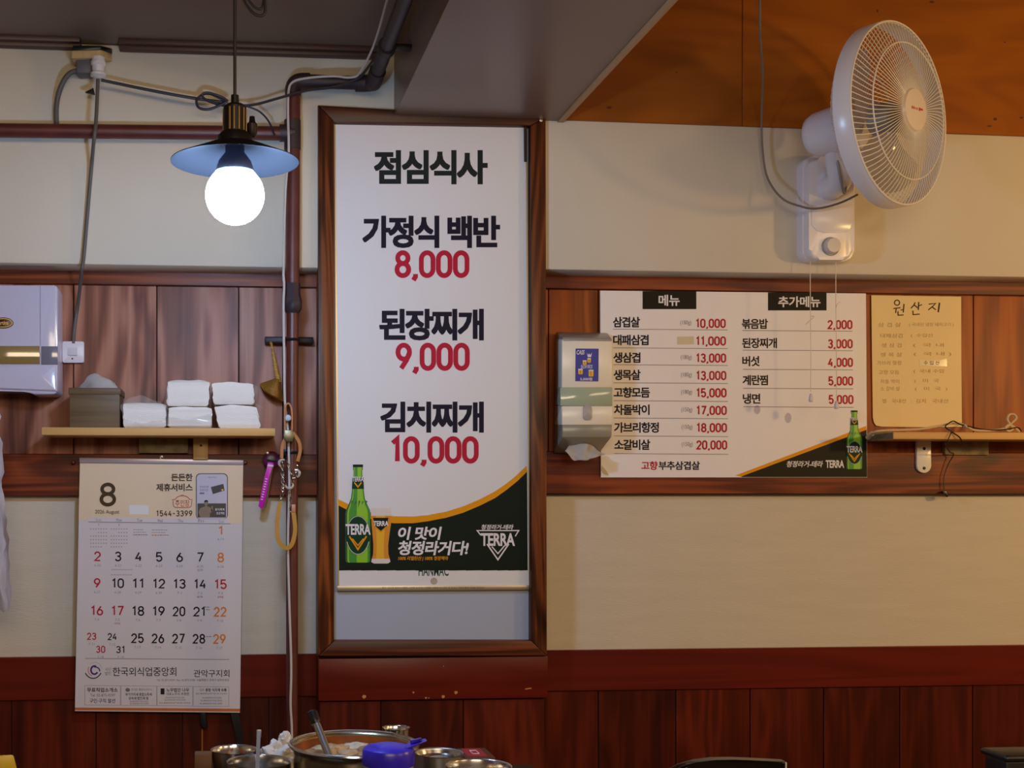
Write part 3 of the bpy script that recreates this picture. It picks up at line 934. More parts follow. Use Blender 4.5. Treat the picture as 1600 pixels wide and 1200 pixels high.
mb = MB(); mb.prism([P(x, y, YN_ - 0.0007) for x, y in Z3(((470, 575), (520, 590), (640, 590), (705, 575), (708, 640), (475, 635)))], (0, 0.0006, 0))
tpz = mb.build('tape_patch', mat('shiny_tape', '#ead9b0', 0.08, spec=0.8), no)
ik = Ink(YN_ - 0.0007).use(mat('marker_ink', '#33201a'))
a, b = Z3([(510, 592), (645, 628)])
ik.text('수 입 산', a[0], a[1], b[0], b[1], 0.0)
ik.build('patch_lettering', no)

# ------------------------------------------------------------------ wall calendar
YK = -0.036
ca = thing('wall_calendar', 'white August wall calendar with cream header hanging under the left shelf', 'calendar', P(248, 1112, -0.03))
mb = MB()
CT, CB = ((125, 717), (380, 720)), ((117, 1111), (375, 1113.5))
mb.prism([P(x, y, YK) for x, y in (CT[0], CT[1], CB[1], CB[0])], (0, 0.006, 0))
mb.build('calendar_pages', mat('calendar_white', '#d6d0d3', 0.5), ca)
mb = MB(); mb.prism([P(x, y, YK - 0.004) for x, y in ((124, 715), (380.5, 718.5), (380.5, 726), (124, 723))], (0, 0.011, 0), 0.0015)
mb.build('hanging_bar', mat('silver_bar', '#b9b4c4', 0.3, metal=0.3), ca)
mb = MB(); mb.lathe([(0, 0.004), (0.003, 0.003), (0.0036, 0)], P(253, 714, YT), (0, -1, 0), 12); mb.torus(P(253, 715, YT - 0.003), 0.004, 0.0008, (0, 1, 0), 14, 6)
mb.build('hanging_loop', STEELB, ca)
ik = Ink(YK)
ik.use(mat('cream_header', '#e2ccad', 0.5), 1).poly([(124.9, 724), (380, 727), (378.5, 818), (122.8, 812)])
ik.use(mat('calendar_white', '#d6d0d3'), 2).poly([(139, 808), (359, 810), (359, 819), (138.5, 816)])
ik.use(WHITEINK, 3).poly([(202, 789), (232, 789.3), (232, 804), (202, 803.7)])
ik.build('header_panel', ca)
ik = Ink(YK)
DB = mat('umber_ink', '#4a3a28', 0.5)
ik.use(DB, 4).num('8', 155.5, 754, 181.5, 791.5, 5.6).cut('month_number', ca)
ik.use(mat('dark_brown_ink', '#4c4036', 0.5))
ik.text('2026 August', 148.5, 796.5, 186.5, 804.5, 0.004).cut('year_lettering', ca)
ik.use(mat('dark_brown_ink', '#4c4036', 0.5))
ik.text('든든한', 267.5, 740, 301, 751.5, 0.03, 0.95)
ik.text('제휴서비스', 244, 755.5, 301, 767.5, 0.026, 0.95)
ik.cut('service_heading', ca)
ik.use(mat('dark_brown_ink', '#4c4036', 0.5)).num('1544-3399', 244, 797.5, 300.5, 807, 1.5, 1.2).cut('phone_number', ca)
OR2 = mat('terracotta_ink', '#c4603c', 0.5)
ik.use(OR2)
ik.text('주인장', 274, 781, 296, 791.5, 0.005)
ik.stroke([(269, 780.5), (273, 780.5)] + arc(285, 782, 11.5, 7.5, 165, 15) + [(297, 780.5), (301, 780.5)], 1.0)
ik.stroke([(270.5, 782)] + arc(276, 788, 5.5, 5, 190, 270, 5) + arc(294, 788, 5.5, 5, 270, 350, 5) + [(299.8, 782)], 1.0)
ik.stroke([(282.5, 774), (287, 774)], 1.4)
ik.cut('pot_logo', ca)
ik.use(PALEINK)
for k, (d, m_) in enumerate((('Sun', PALEINK), ('Mon', GREYINK), ('Tue', GREYINK), ('Wed', GREYINK), ('Thu', GREYINK), ('Fri', GREYINK), ('Sat', PALEINK))):
    x = 154 + 32 * k
    ik.use(m_).text(d, x - 4.2, 809.8 + 0.4 * k, x + 4.2, 814.5 + 0.4 * k, 0.0).cut('weekday_name', ca)
ik = Ink(YK)
CRED = mat('calendar_red', '#b62438', 0.5); CORG = mat('calendar_orange', '#d97f34', 0.5); CNV = mat('calendar_navy', '#1c1826', 0.5)
def day(n, x, y, h, m, sub, note=None):
    s = str(n)
    w = h * 0.68 if len(s) == 1 else h * 1.28
    ik.use(m, 1).num(s, x - w / 2, y - h / 2, x + w / 2, y + h / 2, h * 0.15, h * 0.09)
    ik.use(mat('lunar_grey_ink', '#95909a')).text(sub, x - 2.4 * len(sub) / 2, y + h * 0.5 + 4.5, x + 2.4 * len(sub) / 2, y + h * 0.5 + 8.2, 0.0)
    if note:
        ik.use(note[1]).text(note[0], x - 4.5, y + h * 0.5 + 10.5, x + 4.5, y + h * 0.5 + 14, 0.0)
    ik.cut('day_number', ca)
day(1, 345, 829, 14, CORG, '6.19')
lun = ['6.20', '6.21', '6.22', '6.23', '6.24', '6.25', '6.26', '6.27', '6.28', '6.29', '6.30', '7.1', '7.2', '7.3', '7.4', '7.5', '7.6', '7.7', '7.8', '7.9', '7.10']
for i in range(21):
    n = 2 + i
    r, c = divmod(i, 7)
    x = 152.3 + 32.1 * c - 0.5 * r
    y = (869.2, 911.0, 954.0)[r] + 0.32 * c
    m = CRED if c == 0 or n in (15, 17) else (CORG if c == 6 else CNV)
    nt = {7: ('입추', GREYINK), 14: ('말복', GREYINK), 15: ('광복절', CRED), 17: ('대체휴일', CRED)}.get(n)
    day(n, x, y, 15.4, m, lun[i], nt)
for k, n in enumerate(range(25, 30)):
    day(n, 214.8 + 32.0 * k, 997.2 + 0.3 * k, 15.4, CORG if n == 29 else CNV, '7.%d' % (13 + k))
day(23, 143.2, 994.2, 11.3, CRED, '7.11')
day(24, 175.4, 994.8, 11.3, CNV, '7.12')
day(30, 157.2, 1014.6, 11.3, CRED, '7.18')
day(31, 188.5, 1015, 11.3, CNV, '7.19')
ik = Ink(YK)
ik.use(PALEINK, 1)
for x0 in (141, 173):
    for r in range(6):
        for c in range(7):
            if (r == 1 and c < 3) or (r == 5 and c > 4): continue
            ik.rect(x0 + c * 4.0, 825.5 + r * 5.6, x0 + c * 4.0 + 1.9, 827.4 + r * 5.6)
    ik.use(GREYINK).num('7' if x0 < 150 else '9', x0 + 12, 818.6, x0 + 14, 822.1, 0.5)
    ik.cut('mini_calendar', ca)
    ik.use(PALEINK, 1)
for x0, x1, y, m_ in ((208, 224, 827, PALEINK), (208, 228, 831, PALEINK), (208, 230, 835, GREYINK), (237, 261, 827.5, PALEINK), (237, 259, 831.5, PALEINK), (237, 264, 835.5, CORG), (174, 208, 889.5, PALEINK), (173, 206, 897.5, PALEINK), (320, 328, 948, GREYINK), (322, 328, 952, GREYINK), (322, 331, 994, GREYINK)):
    ik.use(m_)
    x = x0
    while x < x1:
        ww = 2 + 2.5 * random.random()
        ik.rect(x, y, min(x + ww, x1), y + 1.3)
        x += ww + 0.9
    ik.cut('small_note', ca)
ik.use(GREYINK).stroke([(133, 1028.8), (358, 1030.5)], 0.8).cut('rule_line', ca)
ik.use(GREYINK, 3).stroke([(138, 815.5), (360, 818.5)], 0.7).cut('rule_line', ca)
ik = Ink(YK)
PURP = mat('logo_purple', '#4c2a78', 0.5)
ik.use(PURP, 1).stroke(arc(147.5, 1047, 5.4, 6.4, 60, 330, 14), 2.6)
ik.stroke(arc(147.5, 1048, 8.4, 6, 95, -10, 8), 1.8)
ik.use(OR2).stroke(arc(147, 1047, 9.3, 9.5, 150, 250, 8), 1.0)
ik.use(mat('logo_navy', '#2a2746', 0.5)).stroke(arc(145.5, 1040, 15, 20, 215, 325, 14), 1.6)
ik.use(PALEINK).stroke(arc(148, 1046, 11, 11, 130, 10, 10), 0.6)
CINK = mat('calendar_ink', '#28232c', 0.5)
ik.cut('swirl_logo', ca)
ik.use(CINK).text('관악구지회', 302.5, 1046.5, 358.5, 1058, 0.004, 0.95).cut('branch_name', ca)
ik.use(CINK).text('한국외식업중앙회', 176, 1042.5, 275.5, 1056.5, 0.004, 0.95)
ik.use(GREYINK).text('사단', 164, 1043, 173.5, 1048.5, 0)
ik.text('법인', 164, 1049.5, 173.5, 1055, 0)
ik.cut('association_name', ca)
ik.use(GREYINK).text('Tel. 02-873-9297  Fax. 02-873-9298  서울특별시 관악구 남부순환로', 245, 1060.5, 358, 1064.5, 0)
ik.cut('contact_line', ca)
for x0, x1, d in ((132.5, 188, 0), (189, 244.5, 0.6), (245.5, 301, 1.1), (302, 357.5, 1.8)):
    ik.use(PALEINK).stroke([(x0, 1071 + d), (x1, 1071.5 + d), (x1, 1102 + d), (x0, 1101.5 + d), (x0, 1071 + d)], 0.7).cut('sponsor_box', ca)
ik.use(CINK)
ik.use(CINK).text('무료직업소개소', 136, 1074.5, 184, 1081.5, 0.02).cut('sponsor_lettering', ca)
ik.use(CINK).text('구인·구직 알선', 140, 1091.5, 180, 1098.5, 0.01).cut('sponsor_lettering', ca)
ik.use(CINK).text('노무법인 나우', 260, 1075, 295.5, 1081, 0.016).cut('sponsor_lettering', ca)
ik.use(CINK).text('대표노무사 추정완', 260, 1082, 295.5, 1086.5, 0.004).cut('sponsor_lettering', ca)
ik.use(CINK).text('종합 식자재 유통', 321, 1075.5, 354, 1080.5, 0.016).cut('sponsor_lettering', ca)
ik.use(CINK).text('부가가치세·종합소득세', 196, 1082.5, 237, 1087.5, 0.01).cut('sponsor_lettering', ca)
ik.use(CINK).text('상속세·법인세 등', 201, 1088.5, 232, 1093.5, 0.01).cut('sponsor_lettering', ca)
ik.use(CINK).rect(251, 1075.5, 257, 1085).cut('sponsor_logo', ca)
ik.use(GREYINK).ell(199.5, 1078, 3.6, 3).cut('sponsor_logo', ca)
ik.use(GREYINK).text('Tel. 02-873-9297', 141, 1084, 180, 1088.5, 0).cut('sponsor_lettering', ca)
ik.use(GREYINK).text('한서인 행정사사무소', 205, 1075.5, 237.5, 1079.5, 0).cut('sponsor_lettering', ca)
for x0, x1, y in ((203, 231, 1094.6), (203, 232, 1098.2), (259, 288, 1088.6), (257, 290, 1092.4), (249, 297, 1097), (316, 346, 1089), (313, 347, 1093.4), (312, 347, 1098), (306, 354, 1082.5)):
    ik.use(GREYINK).text('02-8459247·010-3343', x0, y, x1, y + 2.6, 0).cut('sponsor_lettering', ca)
ik.use(GREYINK).text('QS', 312, 1076, 319, 1080, 0).cut('sponsor_lettering', ca)
ik = Ink(YK)
ik.use(mat('bottom_orange', '#c56a26', 0.5), 1).poly([(117.2, 1105.5), (375.1, 1107.5), (375, 1111.8), (117.1, 1109.6)])
ik.build('bottom_stripe', ca)
for px_, lab in ((115, 'dark red push pin left of the calendar top bar'), (383, 'dark push pin at the right end of the calendar top bar')):
    mb = MB(); mb.lathe([(0, 0.011), (0.003, 0.0108), (0.0042, 0.009), (0.003, 0.005), (0.005, 0.001), (0.0048, 0)], P(px_, 723, YT), (0, -1, 0), 14)
    tag(mb.build('push_pin', mat('pin_red', '#5a1420', 0.25) if px_ < 200 else mat('pin_dark', '#241418', 0.3)), lab, 'push pin')
ik = Ink(YK)
ik.use(mat('phone_black', '#2e2a33', 0.4), 3).poly(rrect(306, 739.5, 356, 811.5, 7))
ik.use(mat('phone_screen', '#c3bed0', 0.4), 4).poly(rrect(307.3, 740.8, 354.7, 811.5, 6.3))
ik.use(mat('phone_dark', '#3a3632', 0.4), 5).rect(308.5, 786.5, 353, 808.5)
ik.use(mat('card_black', '#2a2830', 0.4)).poly([(329.5, 761), (349, 756), (351, 766.5), (332.5, 772)])
ik.use(mat('phone_blue', '#5a62a0', 0.4)).text('외식비즈론', 312, 759, 326, 762.5, 0.01)
ik.text('프로모션', 312, 764, 325, 767.5, 0.01)
ik.rect(312, 769.5, 319, 772)
ik.use(GREYINK).text('제휴 서비스', 325, 744.5, 339, 747, 0)
ik.use(BEER2).ell(347.5, 765.5, 1.8, 1.4, 10)
ik.use(mat('photo_tan', '#8b7560', 0.5), 6)
ik.poly([(310, 800), (313, 794), (319, 791.5), (322, 789.5), (325, 791.5), (330, 793.5), (332, 799), (328, 802), (328, 808.3), (313, 808.3)])
ik.ell(322, 786, 3, 4.2, 14)
ik.use(mat('photo_dark', '#231f20', 0.5)).poly([(318.8, 785), (319.5, 782), (322, 781), (324.7, 782), (325.2, 785), (322, 783.6)])
ik.use(mat('photo_green', '#7f8a50', 0.5)).rect(330, 791, 332.5, 799)
ik.use(WHITEINK).text('원식회복', 336, 794, 351, 798, 0.01)
ik.text('프로젝트', 338, 800, 351, 804, 0.01)
ik.build('phone_picture', ca)

# ================================================================== WALL FITTINGS, LEFT
# ------------------------------------------------------------------ pipes
YP_ = -0.135
pp = thing('gas_pipe', 'maroon painted pipe running along the upper wall and down left of the framed poster', 'pipe', P(456, 1190, YP_))
mb = MB(); mb.tube([P(458.5, 140, YP_), P(457, 462, YP_)], S(458, YP_, 11), 16); mb.build('vertical_run', PIPEPAINT, pp)
mb = MB(); mb.tube([P(457, 480, YP_), P(456, 800, YP_), P(456.5, 1300, YP_)], S(458, YP_, 9.3), 16); mb.build('vertical_run', PIPEPAINT, pp)
mb = MB(); mb.tube([P(-450, 199, YP_), P(445, 208.5, YP_)], S(300, YP_, 11), 16); mb.build('horizontal_run', PIPEPAINT, pp)
mb = MB(); mb.tube([P(457, 188, YP_), P(457, 234, YP_)], S(458, YP_, 13), 16); mb.tube([P(437, 208, YP_), P(460, 208, YP_)], S(458, YP_, 13.5), 16); mb.build('tee_fitting', PIPEDARK, pp)
mb = MB(); mb.tube(cab([(458, 150, YP_), (458, 138, YP_), (462, 130, YP_), (470, 127, YP_), (484, 127, YP_)]), S(458, YP_, 12.5), 16); mb.build('elbow_fitting', PIPEDARK, pp)
mb = MB(); mb.tube([P(482, 127, YP_), P(568, 130, YP_)], S(500, YP_, 10.5), 16); mb.build('horizontal_run', PIPEDARK, pp)
e0 = P(576, 130, YP_)
mb = MB(); mb.tube(spl([P(556, 130, YP_), P(572, 130, YP_), P(582, 129, YP_ - 0.01), P(584, 127, YP_ - 0.03), P(584, 127, YP_) + Vector((0, -0.07, 0))]), S(560, YP_, 13), 16); mb.build('elbow_fitting', PIPEDARK, pp)
a = P(584, 127, YP_)
mb = MB(); mb.tube([a + Vector((0, -0.05, 0)), a + Vector((0, -1.6, 0))], S(560, YP_, 10.5), 16); mb.build('ceiling_run', PIPEDARK, pp)
mb = MB(); mb.tube([a + Vector((0, -0.20, 0)), a + Vector((0, -0.225, 0))], S(560, YP_, 13.5), 16)
mb.box(a + Vector((0.01, -0.222, -0.006)), Vector((bx0 + 0.002, a.y - 0.205, a.z + 0.006)), 0.002); mb.build('pipe_clamp', DARKMETAL, pp)
mb = MB(); mb.lathe([(0.0, 0), (S(458, YP_, 9), 0), (S(458, YP_, 14.5), 0.012), (S(458, YP_, 15), 0.03), (S(458, YP_, 12.5), 0.045), (S(458, YP_, 12.5), 0.07), (0, 0.07)], P(457, 491, YP_), (0, 0, 1), 8)
mb.build('union_fitting', PIPEDARK, pp)
for py in (531, 707):
    mb = MB()
    boxpx(mb, 442 if py > 600 else 414, py - 5, 474 if py > 600 else 490, py + 5, -0.045, YT + 0.0, 0.002)
    mb.box(P(449, py - 3, -0.12), P(465, py + 3, -0.04) + Vector((0, 0, 0)), 0.001)
    mb.torus(P(456.5, py, YP_), S(456, YP_, 10.5), 0.0035, (0, 0, 1), 20, 6)
    mb.build('wall_bracket', DARKMETAL, pp)

wc = MB()
wc.tube(cab([(620, -60, YP_ - 0.6), (588, 60, YP_ - 0.21), (563, 112, YP_ - 0.06), (548, 121, YP_ - 0.03), (520, 119, YP_ - 0.02), (480, 122, YP_ - 0.02), (458, 128, YP_ - 0.02), (451, 142, YP_ - 0.02), (450, 180, YP_ - 0.02), (451, 240, YP_ - 0.018), (446, 300, YP_ - 0.016), (443, 420, YP_ - 0.016),
             (444, 445, YP_ - 0.018), (443, 480, YP_ - 0.018), (444, 560, YP_ - 0.015), (445, 625, YP_ - 0.016), (449, 665, YP_ - 0.018), (451, 700, YP_ - 0.018), (452, 760, YP_ - 0.018), (450, 850, YP_ - 0.018), (452, 940, YP_ - 0.018), (455, 1040, YP_ - 0.018), (454, 1100, YP_ - 0.018), (456, 1145, YP_ - 0.018), (456, 1250, YP_ - 0.018)]), 0.0028, 8)
tag(wc.build('white_wire', WIREWHITE), 'thin white wire tied along the maroon pipe from ceiling to table', 'wire')
gc = MB()
gc.tube(cab([(640, -60, YP_ - 0.6), (600, 62, YP_ - 0.21), (570, 112, YP_ - 0.06), (552, 126, YP_ - 0.035), (520, 136, YP_ - 0.03), (480, 141, YP_ - 0.03), (440, 152, YP_ - 0.03), (400, 163, YP_ - 0.02), (372, 165, YP_ - 0.02), (345, 164, YP_ - 0.02), (322, 156, YP_ - 0.02), (316, 148, YP_ - 0.02), (326, 145, YP_ - 0.022), (345, 151, YP_ - 0.022), (356, 158, YP_ - 0.022)]), 0.003, 8)
gc.tube(cab([(356, 158, YP_ - 0.024), (330, 170, YP_ - 0.022), (312, 169, YP_ - 0.02), (307, 158, YP_ - 0.02), (316, 148, YP_ - 0.018), (330, 147, YP_ - 0.016), (352, 158, YP_ - 0.016)]), 0.003, 8)
gc.tube(cab([(158, 125, YP_ - 0.02), (200, 134, YP_ - 0.015), (250, 144, YP_ - 0.015), (300, 153, YP_ - 0.015), (350, 160, YP_ - 0.018)]), 0.0036, 8)
gc.tube(cab([(385, 166, YP_ - 0.02), (405, 174, YP_ - 0.02), (420, 190, YP_ - 0.022), (429, 212, YP_ - 0.025)]), 0.0022, 8)
tag(gc.build('dark_flex_cable', WIREDARK), 'dark flex cable looping across the upper wall behind the pendant lamp', 'cable')

# ------------------------------------------------------------------ mounting block, plug and conduit
bl = thing('mounting_block', 'small tan wooden block with black top fixed under the left ceiling cornice', 'block', P(140, 90, YU))
zt = P(140, 76, YU - 0.06).z
mb = MB(); mb.hull([P(112, 91, YU - 0.055), P(158, 90, YU - 0.055), P(175, 96, YU - 0.01), P(112, 79, YU - 0.055), P(158, 78, YU - 0.055), P(175, 84, YU - 0.01), P(112, 91, YU - 0.055) + Vector((0, 0.053, 0)), P(112, 79, YU - 0.055) + Vector((0, 0.053, 0))], 0.001)
mb.build('wood_block', PINE2, bl)
mb = MB(); mb.hull([P(112, 79, YU - 0.056), P(158, 78, YU - 0.056), P(175.5, 84, YU - 0.01), P(114, 71, YU - 0.056), P(157, 71, YU - 0.056), P(175.5, 76, YU - 0.01), P(112, 79, YU - 0.056) + Vector((0, 0.054, 0)), P(114, 71, YU - 0.056) + Vector((0, 0.054, 0))], 0.001)
mb.build('black_plate', BLACKP, bl)
cd = thing('grey_conduit', 'curved grey flexible conduit with box connector below the wooden block', 'conduit', P(110, 190, YU - 0.03))
mb = MB(); boxpx(mb, 119, 92, 143, 114, YU - 0.045, YU - 0.005, 0.004); mb.build('connector_box', mat('conduit_grey', '#5f5d60', 0.5), cd)
mb = MB(); mb.tube(cab([(128, 110, YU - 0.03), (112, 113, YU - 0.03), (101, 124, YU - 0.025), (92, 145, YU - 0.015), (88, 170, YU - 0.0085), (89, 204, YU - 0.0075)]), S(100, YU, 4), 10); mb.build('conduit_tube', WIREGREY, cd)
wp = thing('white_plug', 'white plug and socket hanging from the wooden block near the ceiling', 'plug', P(153, 124, YU - 0.05))
sc_ = S(153, YU - 0.05, 1)
mb = MB(); mb.lathe([(0, 0), (4 * sc_, 0), (6 * sc_, 2 * sc_), (12 * sc_, 4 * sc_), (12 * sc_, 8 * sc_), (8.5 * sc_, 10 * sc_), (8.5 * sc_, 10.5 * sc_), (0, 10.5 * sc_)], P(153.5, 123, YU - 0.05), (0, 0, 1), 20); mb.build('plug_cap', WHITEP, wp)
mb = MB(); mb.lathe([(0, 10 * sc_), (9 * sc_, 10 * sc_), (10 * sc_, 20 * sc_), (11.5 * sc_, 21 * sc_), (11.5 * sc_, 26 * sc_), (10 * sc_, 27 * sc_), (10 * sc_, 33 * sc_), (0, 33 * sc_)], P(153.5, 123, YU - 0.05), (0, 0, 1), 20); mb.build('socket_body', WHITEP, wp)
mb = MB(); mb.hull([P(132, 144, YU - 0.04), P(146, 137, YU - 0.04), P(149, 149, YU - 0.04), P(134, 146, YU - 0.03), P(146, 138, YU - 0.03), P(148, 148, YU - 0.03)], 0.001)
tag(mb.build('cable_clip', BLACKP), 'small black clip on the cable under the white plug', 'clip')
pc = MB()
pc.tube(cab([(153, 124, YU - 0.05), (152, 150, YU - 0.055), (150, 190, YU - 0.06), (147, 216, YU - 0.062), (143, 260, YU - 0.02), (137, 330, YU - 0.012), (131, 400, YU - 0.012), (128, 421, YU - 0.012), (126, 440, YU + 0.02), (121, 480, YB - 0.01), (116, 515, YB - 0.008), (115, 537, YB - 0.012)]), 0.0042, 10)
tag(pc.build('switch_cable', WIREGREY), 'grey cable hanging from the white plug down to the wall switch', 'cable')

# ------------------------------------------------------------------ switch
sw = thing('wall_switch', 'square white light switch between the white cabinet and the tissue box', 'switch', P(114, 566, YB))
mb = MB(); mb.prism([P(x, y, YB - 0.014) for x, y in rrect(97.5, 533.5, 131, 566.5, 2)], (0, 0.0145, 0), 0.0015); mb.build('switch_plate', mat('switch_white', '#dbd7de', 0.3), sw)
mb = MB(); mb.hull([P(x, y, Y) for x, y, Y in ((105.5, 543.5, YB - 0.0155), (121, 543.5, YB - 0.02), (121, 555.5, YB - 0.02), (105.5, 555.5, YB - 0.0155), (105.5, 543.5, YB - 0.012), (121, 543.5, YB - 0.012), (121, 555.5, YB - 0.012), (105.5, 555.5, YB - 0.012))], 0.0006); mb.build('rocker', mat('switch_rocker', '#d4d0d8', 0.3), sw)
mb = MB(); mb.lathe([(0, 0.001), (0.002, 0.001), (0.002, 0)], P(113, 560.5, YB - 0.014), (0, -1, 0), 12); mb.build('indicator_screw', DARKMETAL, sw)

# ------------------------------------------------------------------ cup sterilizer cabinet
YS = -0.105
st = thing('sterilizer_cabinet', 'glossy white wall cabinet with amber window band at the left edge', 'cabinet', P(20, 618, YB))
GLOSS = mat('glossy_lilac_white', '#cbc6da', 0.12, spec=0.6)
mb = MB()
mb.prism([P(x, y, YS) for x, y in ((-150, 445), (84, 445.5), (88, 447), (90, 451), (90, 610), (88, 614), (84, 616), (54, 616.5), (46, 613.5), (38, 610), (-150, 609))], (0, -YS + YB + 0.0005, 0), 0.003)
mb.build('cabinet_body', GLOSS, st)
mb = MB(); mb.prism([P(x, y, YS - 0.001) for x, y in ((62.5, 446.5), (63.5, 446.5), (63.5, 540), (62.5, 540))], (0, 0.002, 0)); mb.build('door_seam', mat('seam_grey', '#9a96a8', 0.4), st)
mb = MB(); mb.prism([P(x, y, YS - 0.003) for x, y in ((-150, 540), (62, 540.5), (62, 569), (-150, 568.5))], (0, 0.004, 0), 0.001)
mb.build('window_band', mat('amber_glass', '#8a7444', 0.08, spec=0.8, coat=0.5), st)
mb = MB(); mb.prism([P(x, y, YS - 0.003) for x, y in ((64.5, 541), (90, 541), (90, 569.5), (64.5, 569.5))], (0, 0.004, 0), 0.001)
mb.build('display_panel', mat('grey_glass', '#7b7888', 0.1, spec=0.8), st)
mb = MB(); mb.hull([P(x, y, Y) for x, y, Y in ((-150, 583, YS), (66, 583, YS), (90, 612, YS), (-150, 603, YS), (-150, 588, YS - 0.008), (66, 588, YS - 0.008), (86, 609, YS - 0.006), (-150, 601, YS - 0.008), (86, 570, YS))], 0.001)
mb.build('lower_lip', GLOSS, st)
mb = MB(); mb.prism([P(5 + 16 * math.cos(a * PI / 16), 504.5 + 8.5 * math.sin(a * PI / 16), YS - 0.003) for a in range(32)], (0, 0.0035, 0), 0.0008)
bd = mb.build('brand_badge', mat('badge_dark', '#2a1c14', 0.3), st)
ik = Ink(YS - 0.003)
ik.use(mat('badge_gold', (0.8, 0.5, 0.2), 0.3, metal=0.8))
ik.stroke([(5 + 14 * math.cos(a * PI / 16), 504.5 + 6.6 * math.sin(a * PI / 16)) for a in range(33)], 1.2)
ik.text('martins', -7, 501.5, 13, 507.5, 0.02)
ik.build('badge_lettering', bd)

# ------------------------------------------------------------------ left shelf and what stands on it
YH = -0.155
sh = thing('wall_shelf', 'pale pine shelf with napkins and tissue box on the left wall', 'shelf', P(248, 682, YB))
ztop, zbot = P(248, 668.3, YH).z, P(248, 680.5, YH).z
xs0, xs1 = P(65, 675, YH).x, P(430, 675, YH).x
mb = MB(); mb.box((xs0, YH, zbot), (xs1, YB, ztop), 0.0015); mb.build('shelf_board', PINE, sh)
mb = MB(); mb.box((P(302, 690, -0.05).x, -0.05, P(313, 718, -0.05).z), (P(325, 690, -0.05).x, YB, zbot + 0.001), 0.001); mb.build('support_batten', PINE2, sh)
mb = MB(); mb.lathe([(0, 0.0015), (0.0028, 0.001), (0.003, 0)], P(314, 696, -0.05), (0, -1, 0), 10); mb.build('screw', DARKMETAL, sh)
mb = MB(); mb.box((P(217, 690, -0.03).x, -0.03, P(255, 708, -0.03).z), (P(294, 690, -0.03).x, YB, zbot + 0.001), 0.001)
mb.build('support_plate', mat('dirty_plate', '#8a7c58', 0.4, var=0.5, vscale=45), sh)

tb = thing('tissue_box', 'dark brown wooden tissue box at the left end of the pine shelf', 'tissue box', (P(147, 668, YH + 0.02).x, -0.085, ztop))
Yt = YH + 0.012
mb = MB(); mb.box((P(108.5, 640, Yt).x, Yt, ztop), (P(187, 640, Yt).x, -0.03, P(147, 612, Yt).z), 0.0015); mb.build('box_body', OLIVE, tb)
mb = MB(); mb.box((P(106.5, 640, Yt - 0.002).x, Yt - 0.002, P(147, 616.5, Yt).z), (P(189, 640, Yt).x, -0.028, P(147, 606, Yt).z), 0.002); mb.build('box_lid', OLIVE, tb)
def crumple(name, pts, m, parent, seed, nx=10, ny=8, amp=0.006, thick=0.002):
    """a soft folded sheet spanned between a lower and an upper row of points"""
    lo, hi = pts
    lo, hi = spl(lo, nx), spl(hi, nx)
    n = min(len(lo), len(hi))
    bm = bmesh.new()
    g = []
    for j in range(ny + 1):
        row = []
        for i in range(n):
            p = lo[i].lerp(hi[i], j / ny)
            q = p * 45 + Vector((seed * 3.1, seed * 1.7, seed))
            p = p + Vector((noise.noise(q) * 0.5, noise.noise(q + Vector((9, 4, 2))) - 0.2, noise.noise(q + Vector((3, 8, 5))) * 0.5)) * amp
            row.append(bm.verts.new(p))
        g.append(row)
    for j in range(ny):
        for i in range(n - 1):
            bm.faces.new((g[j][i], g[j][i + 1], g[j + 1][i + 1], g[j + 1][i]))
    if thick:
        r = bmesh.ops.solidify(bm, geom=list(bm.faces), thickness=thick)
    mb = MB()
    mb.bm.free()
    mb.bm = bm
    return mb.build(name, m, parent, angle=70)
Yc = -0.085
crumple('tissue_tuft', ([P(123, 607, Yc + 0.01), P(140, 608, Yc - 0.025), P(160, 608, Yc - 0.025), P(184, 607, Yc + 0.0)], [P(131, 598, Yc), P(142, 585, Yc + 0.004), P(158, 588, Yc), P(180, 600, Yc - 0.005)]), TISSUE, tb, 1, 8, 8, 0.008, 0.0012)

